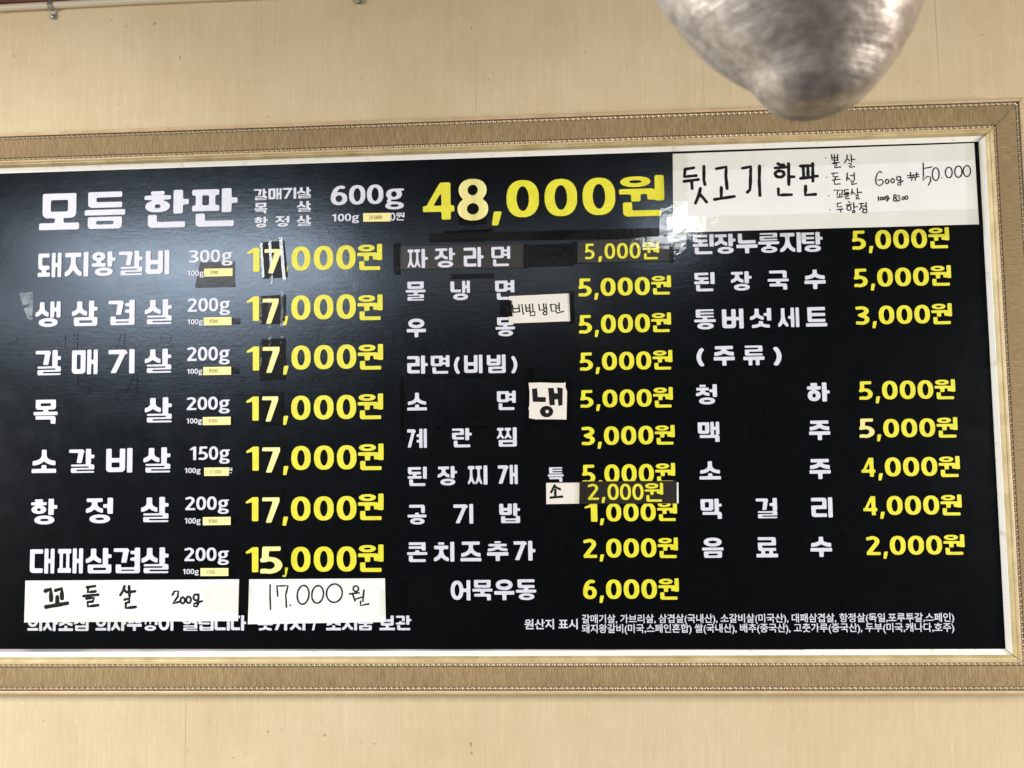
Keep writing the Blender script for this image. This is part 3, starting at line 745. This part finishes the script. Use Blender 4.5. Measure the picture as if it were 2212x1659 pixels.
def polysheet(name, pts, off, m, parent, hole=None, fn=None):
    o = parent.location; P = Print(); L = [[B(*q) for q in pts]]+([[B(*q) for q in hole]] if hole else [])
    P.loops(L, off, fn)
    if not hole:
        k = len(P.v); n = len(pts); P.v += [(x, y, z) for x, y, z in P.v[:n]]+[(x, y+.0004, z) for x, y, z in P.v[:n]]
        P.f += [(k+i, k+(i+1) % n, k+n+(i+1) % n, k+n+i) for i in range(n)]
    P.v = [(x-o[0], y-o[1], z+ZC-o[2]) for x, y, z in P.v]
    return P.done(name, m, parent)
class Pen:
    """strokes of a pen as flat ribbons with round ends"""
    def __init__(s, Z, width, parent, off, fn=None): s.Z, s.w, s.o, s.off, s.fn, s.v, s.f, s.n = Z, width, parent.location, off, fn, [], [], 0
    def ink(s, pts, w=None, closed=False):
        P = []
        src = [B(*s.Z(*q)) for q in pts]
        for a, b in zip(src[:-1], src[1:]):
            k = max(1, int(math.dist(a, b)/.006)); P += [lerp(a, b, i/k) for i in range(k)]
        P.append(src[-1]); a, b = B(*s.Z(0, 0)), B(*s.Z(100, 0)); r = (w or s.w)/200*math.dist(a, b)
        r *= 1.22; s.n += 1; lay = s.off+(s.n % 9)*.00002; L, R_ = [], []; N_ = len(P)
        for i, p in enumerate(P):
            a, b = P[max(0, i-1)], P[min(N_-1, i+1)]
            if closed and i in (0, N_-1): a, b = P[-2], P[1]
            t = (b[0]-a[0], b[1]-a[1]); q = math.hypot(*t) or 1; nx, nz_ = -t[1]/q, t[0]/q
            rr = r*(1+.10*math.sin(i*1.7+s.n*2.1)); L.append((p[0]+nx*rr, p[1]+nz_*rr)); R_.append((p[0]-nx*rr, p[1]-nz_*rr))
        def cap(c, fr, sg):
            a0 = math.atan2(fr[1]-c[1], fr[0]-c[0]); return [(c[0]+r*math.cos(a0-sg*math.pi*k/6), c[1]+r*math.sin(a0-sg*math.pi*k/6)) for k in range(1, 6)]
        k0 = len(s.v); add = lambda q: s.v.append((q[0]-s.o[0], -lay-(s.fn(*q) if s.fn else 0)-s.o[1], q[1]+ZC-s.o[2]))
        for a, b in zip(L, R_): add(a); add(b)
        s.f += [(k0+2*i, k0+2*i+1, k0+2*i+3, k0+2*i+2) for i in range(N_-1)]
        if not closed:
            for c, fr, e0, e1, sg in ((P[-1], L[-1], 2*N_-2, 2*N_-1, 1), (P[0], R_[0], 1, 0, 1)):
                k = len(s.v); pts_ = cap(c, fr, sg)
                for q in pts_: add(q)
                s.f.append((k0+e0, *range(k, k+5), k0+e1))
    def ring(s, cx, cy, rx, ry, w=None, tilt=0):
        n = 20; c, d = math.cos(tilt), math.sin(tilt)
        s.ink([(cx+rx*math.cos(a)*c-ry*math.sin(a)*d, cy+rx*math.cos(a)*d+ry*math.sin(a)*c) for a in [2*math.pi*i/n for i in range(n+1)]], w, True)
    def dot(s, x, y, w=None): s.ink([(x-1, y), (x+1, y)], w)
    def done(s, m, parent, name='handwriting'): return obj(name, s.v, s.f, m, parent)
def at(u, v, d=0.0): x, z = B(u, v); return (x, -d, z+ZC)

# big white note with the back-cut platter offer
T = thing('paper_note', 'long white paper note handwritten with 600g and 50.000, clear-taped under the frame', 'note', at(1780, 408))
fn0 = wavy(1.0, .00035); fn = lambda x, z: fn0(x, z)+.00035*1.2
sheet('paper', [(1453, 333), (2103, 310), (2114, 485), (1454, 503)], .0012, PAPER, T, .00035, 1.0, 30, 10)
Z = Zoom(2620, 560, 3240); p = Pen(Z, 36, T, .00135, fn)
for q in ([(272, 385), (395, 365)], [(275, 385), (262, 490), (430, 475)], [(258, 556), (460, 530)], [(366, 548), (372, 655)], [(538, 345), (537, 540), (552, 600)],
          [(488, 655), (468, 745), (420, 860)], [(482, 740), (530, 790), (575, 845)], [(715, 378), (850, 352), (846, 480), (864, 655)], [(782, 640), (782, 785)], [(688, 808), (965, 765)],
          [(1080, 370), (1195, 348), (1192, 560), (1185, 670), (1148, 706)], [(1318, 340), (1315, 560), (1325, 752)],
          [(1575, 308), (1610, 325), (1655, 322)], [(1540, 368), (1680, 355)], [(1724, 308), (1730, 598)], [(1735, 492), (1800, 490)], [(1582, 660), (1586, 746), (1765, 742)],
          [(1892, 340), (2050, 332)], [(1930, 345), (1940, 505)], [(1996, 340), (2000, 495)], [(1895, 512), (2060, 495)], [(2065, 305), (2068, 550)], [(2070, 485), (2130, 480)], [(1965, 622), (1962, 746), (2105, 736)]): p.ink(q)
p.ring(1600, 452, 62, 44); p.done(INK, T)
Z = Zoom(3220, 570, 3880); PENS = [Pen(Z, 13.5, T, .00135, fn) for _ in range(11)]
def which(x, y):
    r = min(3, max(0, int((y-105)/215)))
    return PENS[4+r if x < 165 else r if x < 660 else 8 if y > 640 else 9 if x < 1140 else 10]
for q in ([(178, 135), (185, 205), (255, 208)], [(215, 135), (218, 240)], [(258, 130), (258, 212)], [(182, 175), (258, 172)], [(190, 245), (275, 235)], [(205, 255), (250, 252), (246, 275), (215, 285), (217, 306), (300, 295)],
          [(385, 140), (380, 190), (350, 240)], [(382, 185), (415, 212)], [(435, 135), (443, 230)], [(440, 196), (482, 198)], [(405, 250), (435, 248), (438, 270), (410, 288), (420, 306), (478, 290)],
          [(180, 380), (262, 375)], [(200, 378), (198, 425), (262, 425)], [(230, 430), (228, 465)], [(190, 470), (290, 458)], [(215, 480), (218, 525), (290, 520)],
          [(385, 375), (378, 475)], [(385, 435), (420, 465)], [(425, 410), (475, 410)], [(475, 372), (478, 470)], [(430, 485), (468, 482), (465, 503), (440, 510), (440, 530), (508, 515)],
          [(212, 605), (258, 600), (250, 668)], [(270, 605), (320, 600), (312, 665)], [(285, 650), (285, 695)], [(250, 697), (325, 690)], [(340, 605), (395, 595)], [(347, 605), (350, 640), (398, 632)], [(340, 660), (410, 645)], [(352, 668), (400, 665), (398, 685), (358, 692), (358, 715), (410, 715)],
          [(450, 590), (440, 660)], [(450, 625), (485, 655)], [(515, 580), (520, 665)], [(518, 632), (570, 632)], [(498, 675), (530, 672), (528, 695), (500, 702), (505, 720), (545, 715)],
          [(248, 780), (302, 770)], [(252, 780), (254, 825), (312, 820)], [(250, 862), (328, 852)], [(292, 860), (300, 892)], [(400, 755), (418, 768)], [(370, 800), (438, 790)], [(468, 770), (470, 850)], [(470, 830), (518, 820)],
          [(540, 782), (600, 778)], [(570, 785), (565, 835), (545, 862)], [(568, 830), (598, 850)], [(590, 815), (630, 812)], [(630, 768), (635, 850)],
          [(835, 375), (815, 352), (780, 385), (755, 460), (765, 520), (805, 548), (845, 525), (858, 490), (835, 465), (785, 472)], [(1085, 430), (1090, 500), (1080, 540), (1045, 535), (1050, 510), (1120, 480)],
          [(1215, 370), (1230, 485), (1255, 410), (1285, 480), (1300, 370)], [(1175, 412), (1325, 398)], [(1185, 440), (1330, 425)],
          [(1385, 245), (1388, 400), (1380, 475), (1440, 420), (1480, 430), (1485, 480), (1455, 535)], [(1385, 318), (1495, 298)],
          [(792, 688), (797, 742)], [(922, 685), (920, 730), (905, 752), (898, 738), (940, 712)], [(1050, 675), (1075, 680), (1060, 705), (1080, 715), (1075, 740), (1050, 735)]): which(*q[0]).ink(q)
for q in ((405, 840, 28, 30), (468, 885, 15, 16), (615, 880, 28, 24), (908, 490, 22, 28), (980, 480, 22, 28), (1060, 450, 26, 28), (1550, 392, 45, 85), (1722, 370, 45, 70), (1848, 360, 48, 75), (1960, 352, 48, 72),
          (832, 715, 14, 18), (870, 712, 14, 18), (908, 695, 15, 16), (1012, 685, 16, 20), (1012, 728, 20, 22), (1122, 710, 16, 18), (1165, 702, 18, 22)): which(*q[:2]).ring(*q)
for q in ((97, 178), (112, 432), (140, 677), (157, 862), (1630, 442), (1047, 753)): which(*q).dot(*q, 13)
for p in PENS: p.done(INKG, T)
for q in ([(1424, 330), (1484, 328), (1486, 508), (1424, 512)], [(1430, 328), (2112, 306), (2112, 346), (1432, 372)], [(1440, 470), (2116, 452), (2122, 512), (1442, 524)], [(2082, 312), (2116, 310), (2124, 508), (2090, 509)]):
    sheet('tape', q, .0022+.0003*random.random(), CLEAR, T, .0003, random.random()*6, 16, 5, .0001)

T = thing('paper_note', 'white paper note handwritten with a dish name and 200g, clear-taped at the board foot', 'note', at(286, 1297))
fn1 = wavy(2.0, .0004); fn = lambda x, z: fn1(x, z)+.00048
sheet('paper', [(56, 1254), (517, 1251), (515, 1341), (54, 1344)], .0012, PAPER, T, .0004, 2.0, 26, 8)
Z = Zoom(60, 2240, 1000); PENS = [Pen(Z, 22, T, .00135, fn) for _ in range(4)]; pen = lambda x: PENS[0 if x < 560 else 1 if x < 900 else 2 if x < 1300 else 3]
for q in ([(285, 202), (335, 187), (340, 288)], [(382, 197), (435, 182), (440, 272)], [(396, 258), (396, 330)], [(292, 350), (488, 316)]): pen(q[0][0]).ink(q, 30)
for q in ([(670, 168), (745, 157)], [(682, 168), (678, 214), (750, 206)], [(637, 250), (775, 237)], [(665, 272), (735, 266), (726, 300), (675, 306), (678, 346), (775, 334)],
          [(1018, 160), (1005, 200), (980, 240)], [(1010, 188), (1040, 215)], [(1060, 158), (1065, 250)], [(1065, 212), (1115, 205)], [(1020, 282), (1065, 272), (1060, 305), (1030, 315), (1030, 360), (1122, 350)]): pen(q[0][0]).ink(q, 21)
for q in ([(1460, 240), (1480, 205), (1515, 205), (1510, 255), (1462, 322), (1530, 300)], [(1703, 235), (1700, 320), (1685, 348), (1658, 343), (1660, 322), (1735, 296)]): pen(q[0][0]).ink(q, 16)
PENS[3].ring(1555, 290, 20, 28, 16); PENS[3].ring(1610, 285, 22, 30, 16); PENS[3].ring(1680, 262, 24, 28, 16)
for p in PENS: p.done(INK, T)
for q in ([(30, 1270), (120, 1268), (120, 1330), (28, 1332)], [(20, 1330), (300, 1330), (300, 1364), (20, 1367)], [(440, 1262), (532, 1260), (532, 1320), (440, 1322)]):
    sheet('tape', q, .0024+.0003*random.random(), CLEAR, T, .0003, random.random()*6, 12, 5, .0001)

T = thing('paper_note', 'white paper note with a thin handwritten 17.000 price, at the board foot', 'note', at(685, 1298))
fn2 = wavy(3.1, .0004); fn = lambda x, z: fn2(x, z)+.00048
sheet('paper', [(539, 1251), (832, 1249), (834, 1343), (536, 1348)], .0012, PAPER, T, .0004, 3.1, 20, 8)
Z = Zoom(940, 2240, 1640); p = Pen(Z, 17, T, .00135, fn)
for q in ([(395, 198), (394, 350), (400, 500)], [(490, 335), (480, 210), (618, 205), (590, 320), (598, 472)], [(1380, 310), (1500, 295)], [(1420, 315), (1450, 395)], [(1462, 372), (1542, 348)], [(1560, 262), (1548, 400)], [(1520, 400), (1518, 452), (1622, 432)]): p.ink(q)
p.dot(645, 450); p.ring(805, 320, 72, 118, None, .12); p.ring(985, 315, 72, 110, None, .12); p.ring(1192, 300, 98, 115, None, .15); p.ring(1460, 245, 33, 35); p.done(INKG, T)
for q in ([(532, 1262), (548, 1262), (548, 1320), (530, 1320)], [(820, 1272), (866, 1270), (866, 1326), (822, 1328)]):
    sheet('tape', q, .0026, CLEAR, T, .0003, random.random()*6, 8, 5, .0001)

T = thing('paper_note', 'small cream card handwritten with four syllables, black tape at both ends', 'note', at(1166, 667))
sheet('paper', [(1100, 640), (1230, 634), (1232, 694), (1099, 699)], .0012, CARD, T, .0002, .4, 12, 6)
fn3 = wavy(.4, .0002); fn = lambda x, z: fn3(x, z)+.00024
Z = Zoom(1960, 1120, 2300); p = Pen(Z, 25, T, .0014, fn)
for q in ([(378, 540), (400, 720)], [(540, 525), (560, 705)], [(390, 625), (555, 610)], [(400, 718), (565, 700)], [(615, 515), (655, 765)], [(710, 525), (735, 695)], [(810, 515), (825, 685)], [(720, 612), (820, 600)], [(735, 695), (830, 680)], [(888, 500), (905, 690)],
          [(832, 710), (948, 700), (952, 795), (838, 808), (832, 710)], [(1050, 515), (1075, 665), (1165, 655)], [(1165, 500), (1190, 680)], [(1230, 500), (1255, 680)], [(1185, 610), (1245, 605)],
          [(1350, 520), (1480, 510), (1490, 680), (1380, 690), (1350, 520)], [(1490, 555), (1570, 545)], [(1490, 610), (1575, 600)], [(1570, 475), (1580, 670)], [(1495, 685), (1510, 740), (1685, 690)]): p.ink(q)
p.ring(1212, 740, 48, 42); p.done(INK, T)
sheet('tape', [(1080, 650), (1105, 649), (1107, 684), (1081, 684)], .0022, BTAPE, T, .0002, 1, 6, 4); sheet('tape', [(1229, 630), (1240, 629), (1242, 697), (1232, 698)], .0022, BTAPE, T, .0003, 2, 4, 8)

T = thing('paper_note', 'square cream card with one thick black marker syllable, framed in black tape', 'note', at(1183, 866))
Z = Zoom(2040, 1440, 2280, 1422); q = lambda *a: [Z(*p_) for p_ in a]
for t in (q((190, 60), (345, 55), (345, 390), (190, 395)), q((150, 280), (1240, 290), (1240, 410), (150, 410)), q((1090, 300), (1235, 300), (1200, 1330), (1090, 1330)), q((160, 1240), (1130, 1250), (1130, 1360), (340, 1360)), q((190, 400), (290, 400), (330, 1545), (190, 1550))):
    sheet('tape', t, .0009+.0002*random.random(), BTAPE, T, .0002, random.random()*5, 6, 6)
polysheet('paper', q((245, 395), (265, 400), (520, 392), (800, 402), (1060, 405), (1105, 385), (1105, 500), (1142, 600), (1138, 760), (1128, 1258), (800, 1250), (400, 1250), (255, 1222), (262, 1070), (242, 985), (265, 940), (268, 600)), .0022, CARD, T)
P_ink = [q((325, 540), (442, 525), (455, 660), (458, 730), (645, 735), (645, 848), (345, 845)),
         q((700, 520), (825, 520), (850, 645), (925, 640), (910, 505), (1040, 525), (1035, 920), (945, 940), (925, 785), (850, 790), (858, 920), (735, 925))]
for l in P_ink: polysheet('handwriting', l, .0024, INK, T)
polysheet('handwriting', q(*[(665+155*math.cos(a*.314), 1070+135*math.sin(a*.314)) for a in range(20)]), .0024, INK, T, hole=q(*[(678+40*math.cos(a*.524), 1070+40*math.sin(a*.524)) for a in range(12)]))

T = thing('paper_note', 'tiny cream card with one handwritten syllable, beside the black 2,000 strip', 'note', at(1215, 1066))
Z = Zoom(2120, 1860, 2720); q = lambda *a: [Z(*p_) for p_ in a]
sheet('paper', q((112, 152), (598, 148), (592, 452), (115, 460)), .0012, CARD, T, 0, 0, 6, 4)
p = Pen(Z, 28, T, .0014)
for s in ([(235, 188), (185, 288)], [(235, 205), (315, 245)], [(245, 250), (245, 355)], [(178, 365), (345, 350)]): p.ink(s)
p.done(INK, T)
sheet('tape', q((520, 125), (700, 120), (700, 460), (520, 465)), .0024, CLEAR, T, .0002, 2, 6, 4, .0001)

def glyphs(chars, Zf, boxes, m, parent, off, wt=.9, name='lettering'):
    o = parent.location; P = Print()
    for ch, (a, b, t, bt) in zip(chars, boxes):
        (x0, z0), (x1, z1) = B(*Zf(a, bt)), B(*Zf(b, t)); P.char(ch, wt, x0, x1, z0, z1, off)
    P.v = [(x-o[0], y-o[1], z+ZC-o[2]) for x, y, z in P.v]; return P.done(name, m, parent)
T = thing('price_strip', 'black strip printed 2,000 won in yellow, taped over the row below it', 'label', at(1357, 1064))
sheet('strip', q((598, 130), (2005, 120), (2005, 450), (600, 455)), .0016, BLABEL, T, .0002, 1, 16, 4)
sheet('white_edge', q((2006, 145), (2030, 145), (2033, 447), (2008, 447)), .0013, PAPER, T, 0, 0, 2, 2)
glyphs('2,000원', Z, [(720, 872, 163, 398), (915, 970, 163, 398), (1005, 1160, 163, 400), (1185, 1338, 163, 400), (1365, 1520, 163, 400), (1545, 1805, 150, 425)], YELLOW, T, .0023, .82)
sheet('tape', q((560, 118), (1010, 112), (1010, 460), (560, 468)), .0027, CLEAR, T, .0003, 2.5, 8, 4, .0001)
Z = Zoom(1540, 920, 2760); q = lambda *a: [Z(*p_) for p_ in a]
T = thing('dish_strip', 'brown-black strip printed with four white syllables, taped on the board', 'label', at(998, 557))
sheet('strip', q((45, 95), (950, 78), (960, 243), (55, 258)), .0016, BLABEL, T, .0003, 2, 16, 4)
glyphs('짜장라면', Z, [(120, 262, 110, 250), (315, 458, 103, 246), (520, 660, 97, 242), (718, 850, 92, 236)], WHITE, T, .0025, .84)
sheet('tape', q((18, 72), (66, 70), (64, 288), (22, 290)), .0029, BTAPE, T, .0004, 2, 4, 8); sheet('tape', q((946, 76), (974, 76), (972, 244), (946, 246)), .0027, BTAPE, T, .0003, 2, 3, 6)
T = thing('price_strip', 'dark strip printed 5,000 won in yellow, glinting under clear tape', 'label', at(1345, 543))
sheet('strip', q((1325, 58), (1990, 30), (1990, 195), (1330, 212)), .0016, BLABEL, T, .0003, 3, 14, 4)
glyphs('5,000원', Z, [(1385, 1450, 73, 186), (1478, 1505, 72, 183), (1525, 1597, 70, 183), (1613, 1688, 68, 182), (1703, 1778, 66, 180), (1795, 1910, 60, 187)], YELLOW, T, .0025, .85)
sheet('tape', q((1295, 60), (1330, 58), (1330, 214), (1297, 216)), .0026, BTAPE, T, .0003, 2, 3, 6); sheet('tape', q((1700, 34), (2110, 12), (2110, 110), (1700, 116)), .0031, CLEAR, T, .0004, 2, 10, 4, .0001)
sheet('tape', q((1988, 60), (2016, 58), (2016, 204), (1990, 206)), .0029, BTAPE, T, .0003, 2, 3, 6); sheet('tape', q((2012, 40), (2100, 40), (2098, 200), (2012, 203)), .0024, CLEAR, T, .0005, 2, 6, 6, .0001)

# pencilled yellow stickers and the digit patches of the left column
HD = {'0': ['o'], '1': [[(.5, 1), (.5, 0)]], '5': [[(.25, 1), (.25, .55), (.7, .55), (.8, .25), (.5, 0), (.2, .1)], [(.25, .98), (.8, .95)]],
      '6': [[(.7, 1), (.3, .6), (.2, .2), (.5, 0), (.8, .25), (.5, .5), (.25, .3)]], '7': [[(.15, .6), (.15, .9), (.8, .9), (.5, 0)]],
      '8': [[(.75, .85), (.4, 1), (.3, .75), (.75, .3), (.5, 0), (.2, .2), (.7, .7), (.75, .85)]], '3': [[(.2, .95), (.7, .85), (.4, .55), (.75, .3), (.4, 0), (.15, .1)]], '.': [[(.4, 0), (.5, .03)]]}
def sticker(poly, txt, label, tape=None, behind=None):
    cx = sum(a for a, _ in poly)/4; cy = sum(b for _, b in poly)/4
    T = thing('price_sticker', label, 'sticker', at(cx, cy), 'small yellow price stickers')
    if behind:
        for t in behind: sheet('black_tape', t, .00035+.0001*random.random(), BTAPE, T, .00006, random.random()*6, 6, 4)
    sheet('sticker', poly, .0016, STICK, T, .00015, random.random()*6, 8, 3)
    (x0, y0), (x1, y1) = poly[0], poly[2]; h = (y1-y0)*.46; w_ = h*.62
    p = Pen(lambda x, y: (x, y), 1.15, T, .0020); X = x0+(x1-x0)*.20
    for ch in txt:
        for s in HD[ch]:
            if s == 'o': p.ring(X+w_*.45, y0+(y1-y0)*.5, w_*.38, h*.42)
            else: p.ink([(X+a*w_, y0+(y1-y0)*.5+h*(.5-b)) for a, b in s])
        X += w_*(1.05 if ch != '.' else .5)
    p.done(PENCIL, T)
    if tape: sheet('tape', tape, .0023, CLEAR, T, .0002, 1, 6, 3, .0001)
R4 = lambda a, b, c, d, s=0: [(a, c), (b, c-s), (b, d-s), (a, d)]
sticker(R4(785, 844, 461, 479.5, .8), '16.000', 'yellow sticker pencilled 16.000 beneath the large 600g')
sticker(R4(442, 503, 581, 598, 1.5), '5700', 'yellow sticker pencilled 5700 on a slanted piece of black tape', behind=[[(432, 566), (508, 565), (508, 620), (421, 622)]])
for (y, nm, rx) in ((686, 'pork belly row of four syllables', 519), (793, 'third meat row', 517), (901, 'meat row of two far-apart syllables', 503), (1117, 'meat row of three syllables', 511)):
    x = {686: 441, 793: 440, 901: 439, 1117: 439}[y]
    lab = {686: 'yellow sticker pencilled 8500, second one below the 600g line', 793: 'yellow sticker pencilled 8500, third one below the 600g line', 901: 'yellow sticker pencilled 8500 in the row of two wide-set syllables', 1117: 'yellow sticker pencilled 8500 in the row of three wide-set syllables'}[y]
    sticker(R4(x, x+60, y, y+17.5, 1), '8500', lab, behind=[R4(x+50, rx, y+1, y+15, .5)])
sticker(R4(442, 495, 1010, 1028, .5), '11300', 'yellow sticker pencilled 11300 below the 150g weight')
sticker(R4(434, 494, 1227, 1244, .3), '7500', 'yellow sticker pencilled 7500 in the lowest meat row', behind=[R4(484, 509, 1229, 1244)])

def patch(ch, card, digit, label, tapes=(), skew=0.0, m=PALE):
    cx = (digit[0]+digit[1])/2; cy = (digit[2]+digit[3])/2
    T = thing('digit_patch', label, 'patch', at(cx, cy), 'taped-on price digits')
    if card: sheet('card', card, .0009, BCARD, T, .0002, random.random()*6, 6, 8)
    o = T.location; P = Print(); (x0, z0), (x1, z1) = B(digit[0], digit[3]), B(digit[1], digit[2])
    P.char(ch, {'7': .86, '8': .95, '5': 1.0}[ch], x0, x1, z0, z1, .0020)
    P.v = [(x-o[0]+skew*(z-z0), y-o[1], z+ZC-o[2]) for x, y, z in P.v]; P.done('digit', m, T)
    for t in tapes: sheet('tape', t, .0028+.0004*random.random(), CLEAR, T, .0004, random.random()*6, 5, 8, .0001)
for k, (card, dg, rowname) in enumerate((
        ([(563, 524), (614, 520), (622, 599), (568, 602)], (572, 608, 538, 591), 'of the top meat row'),
        ([(563, 640), (618, 637), (616, 699), (562, 700)], (568, 603, 645, 700), 'of the second meat row'),
        ([(563, 733), (617, 731), (617, 820), (561, 822)], (568, 605, 749, 806), 'of the third meat row'),
        ([(563, 848), (613, 846), (612, 919), (562, 922)], (567, 602, 856, 911), 'in the two-syllable row'),
        ([(564, 952), (618, 950), (611, 1034), (562, 1033)], (567, 606, 966, 1021), 'in the 150g row'),
        ([(564, 1058), (613, 1056), (608, 1142), (565, 1140)], (567, 605, 1074, 1129), 'in the three-syllable row'))):
    (a, b), (c, d), (e, f), (g, h) = card
    patch('7', card, dg, 'pale yellow 7 taped on black card over the price '+rowname,
          ([(a, b+2), (a+5, b+1), (g+5, h-2), (g, h-2)], [(c-10, d-6), (c-3, d-6), (e-3, f+6), (e-10, f+6)], [(a+18, b-5), (a+24, b-5), (g+24, h+10), (g+18, h+10)]))
patch('5', [(560, 1178), (616, 1177), (616, 1242), (560, 1243)], (563, 611, 1180, 1239), 'pale yellow 5 taped into the 15,000 price of the lowest meat row', ([(576, 1174), (640, 1172), (640, 1250), (576, 1250)],))
patch('8', [(987, 386), (1052, 384), (1050, 484), (991, 486)], (989, 1054, 386, 478), 'large pale yellow 8 taped into the 48,000 price', ([(996, 380), (1046, 378), (1046, 490), (996, 492)], [(1018, 376), (1030, 376), (1030, 494), (1018, 494)]))
patch('5', [(1854, 902), (1893, 900), (1894, 954), (1855, 955)], (1856, 1887, 904, 946), 'pale yellow 5 on a black square in the beer price row', ([(1852, 900), (1896, 898), (1896, 956), (1852, 958)],))

# loose tape and marker touch-ups left on the board
def loose(label, poly, m, off=.0007, amp=.0003, nx=8, nz_=5, group=None):
    cx = sum(a for a, _ in poly)/4; cy = sum(b for _, b in poly)/4
    T = thing('tape_strip', label, 'tape', at(cx, cy), group); sheet('tape', poly, off, m, T, amp, random.random()*6, nx, nz_, .0002)
Z = Zoom(1540, 920, 2760); q = lambda *a: [Z(*p_) for p_ in a]
loose('wide wrinkled black tape running above the two dark printed strips', q((270, 0), (1990, -40), (1990, 28), (270, 60)), BTAPE, .0008, .0006, 40, 5)
loose('broad black tape patch between the dish strip and the 5,000 strip', q((976, 82), (1300, 70), (1300, 228), (976, 238)), BTAPE, .0007, .0005, 12, 6)
loose('narrow black tape below the dark four-syllable strip', q((430, 290), (735, 282), (735, 318), (430, 322)), BTAPE, .0007, .0003, 12, 4)
loose('torn glinting scrap of clear tape at the far edge of the board', [(42, 633), (73, 631), (72, 690), (62, 692)], CLEAR, .0010, .0005, 6, 8)
loose('black tape crease under the large 48,000 price', [(958, 500), (1064, 494), (1064, 500), (958, 507)], BTAPE, .0008, .0006, 14, 3)
loose('upright black tape left of the two wide-spaced noodle syllables', [(864, 815), (872, 814), (874, 950), (866, 952)], BTAPE, .0006, .0004, 3, 12)
loose('thin black marker line under the bracketed noodle name', [(916, 812.5), (1046, 811), (1046, 813.5), (916, 815.5)], BTAPE, .0005, .0001, 8, 2)
loose('broad black marker stroke above the egg dish row', [(920, 922), (1052, 919), (1052, 924), (945, 929)], BTAPE, .0005, .0001, 8, 2)
loose('black tape stub beside the 17.000 note', [(865, 1251), (878, 1251), (878, 1306), (865, 1306)], BTAPE, .0007, .0002, 3, 6)
loose('clear tape sheet left of the fish-cake noodle name', [(879, 1248), (969, 1248), (969, 1315), (879, 1316)], CLEAR, .0009, .0003, 10, 6)
loose('flat clear tape across the frame top beside the long note', [(1418, 300), (1478, 297), (1478, 330), (1420, 334)], CLEAR, .0170, .0003, 6, 4)

# ---------------------------------------------------------------- extractor hood hanging in front
HD_ = .86
hood = thing('extractor_hood', 'blurred hammered aluminium extractor hood hanging in front of the frame', 'extractor hood')
LFT = [(140, 0), (200, 90), (300, 220), (400, 330), (500, 425), (600, 505), (700, 570), (770, 625), (820, 690), (880, 770), (960, 840), (1050, 890), (1130, 908)]
RGT = [(2080, 0), (2060, 120), (2020, 250), (1960, 380), (1890, 500), (1800, 620), (1700, 740), (1580, 840), (1450, 890), (1300, 912)]
def side_at(T_, y):
    for (a, b), (c, d) in zip(T_[:-1], T_[1:]):
        if b <= y <= d: return a+(c-a)*(y-b)/(d-b)
    return T_[-1][0] if y > T_[-1][1] else T_[0][0]+(T_[1][0]-T_[0][0])/(T_[1][1]-T_[0][1])*(y-T_[0][1])*.9
ys = [-560, -460, -360, -260, -160, -80]+list(range(0, 880, 40))+[885, 900, 908]
Zh = Zoom(2544, -28, 3704); v, f = [], []; n = 72
for y in ys:
    a, b = side_at(LFT, y), side_at(RGT, y) if y > 0 else 2080+8*math.sin(min(1, -y/400)*1.5)
    (xl, zl), (xr, zr) = B(*Zh(a, y), HD_), B(*Zh(b, y), HD_); r = (xr-xl)/2; cx = (xl+xr)/2; z = (zl+zr)/2
    for i in range(n):
        t = 2*math.pi*i/n; rr = r*(.975 if y < 450 else .975+.06*(y-450)/450)*(1+.012*math.sin(3*t+y*.004)+.008*math.sin(7*t-y*.01))
        v.append((cx+rr*math.cos(t), rr*.92*math.sin(t), z))
hx, hz = v[-1][0], v[-1][2]
for j in range(len(ys)-1):
    for i in range(n): f.append((j*n+i, j*n+(i+1) % n, (j+1)*n+(i+1) % n, (j+1)*n+i))
k = len(v); last = v[-n:]; v.append((sum(p[0] for p in last)/n, 0, last[0][2]-.0015)); f += [(k-n+i, k-n+(i+1) % n, k) for i in range(n)]
hood.location = (0, -HD_, ZC)
obj('hood_shell', v, f, HOOD, hood, smooth=True)
top = v[:n]; cx = sum(p[0] for p in top)/n; tz = top[0][2]; r = .062; v2, f2 = tube((cx, 0, tz-.03), (cx, 0, ZC*0+1.1), r, 24, 40)
v2 = []; f2 = []
for j in range(61):
    rr = r*(1+.03*(j % 2))
    for i in range(24): t = 2*math.pi*i/24; v2.append((cx+rr*math.cos(t), rr*math.sin(t), tz+.012*j-.01))
for j in range(60):
    for i in range(24): f2.append((j*24+i, j*24+(i+1) % 24, (j+1)*24+(i+1) % 24, (j+1)*24+i))
v2 += [tuple(p) for p in top]; k = len(v2)-n
obj('duct', v2, f2, STEEL, hood, smooth=True)
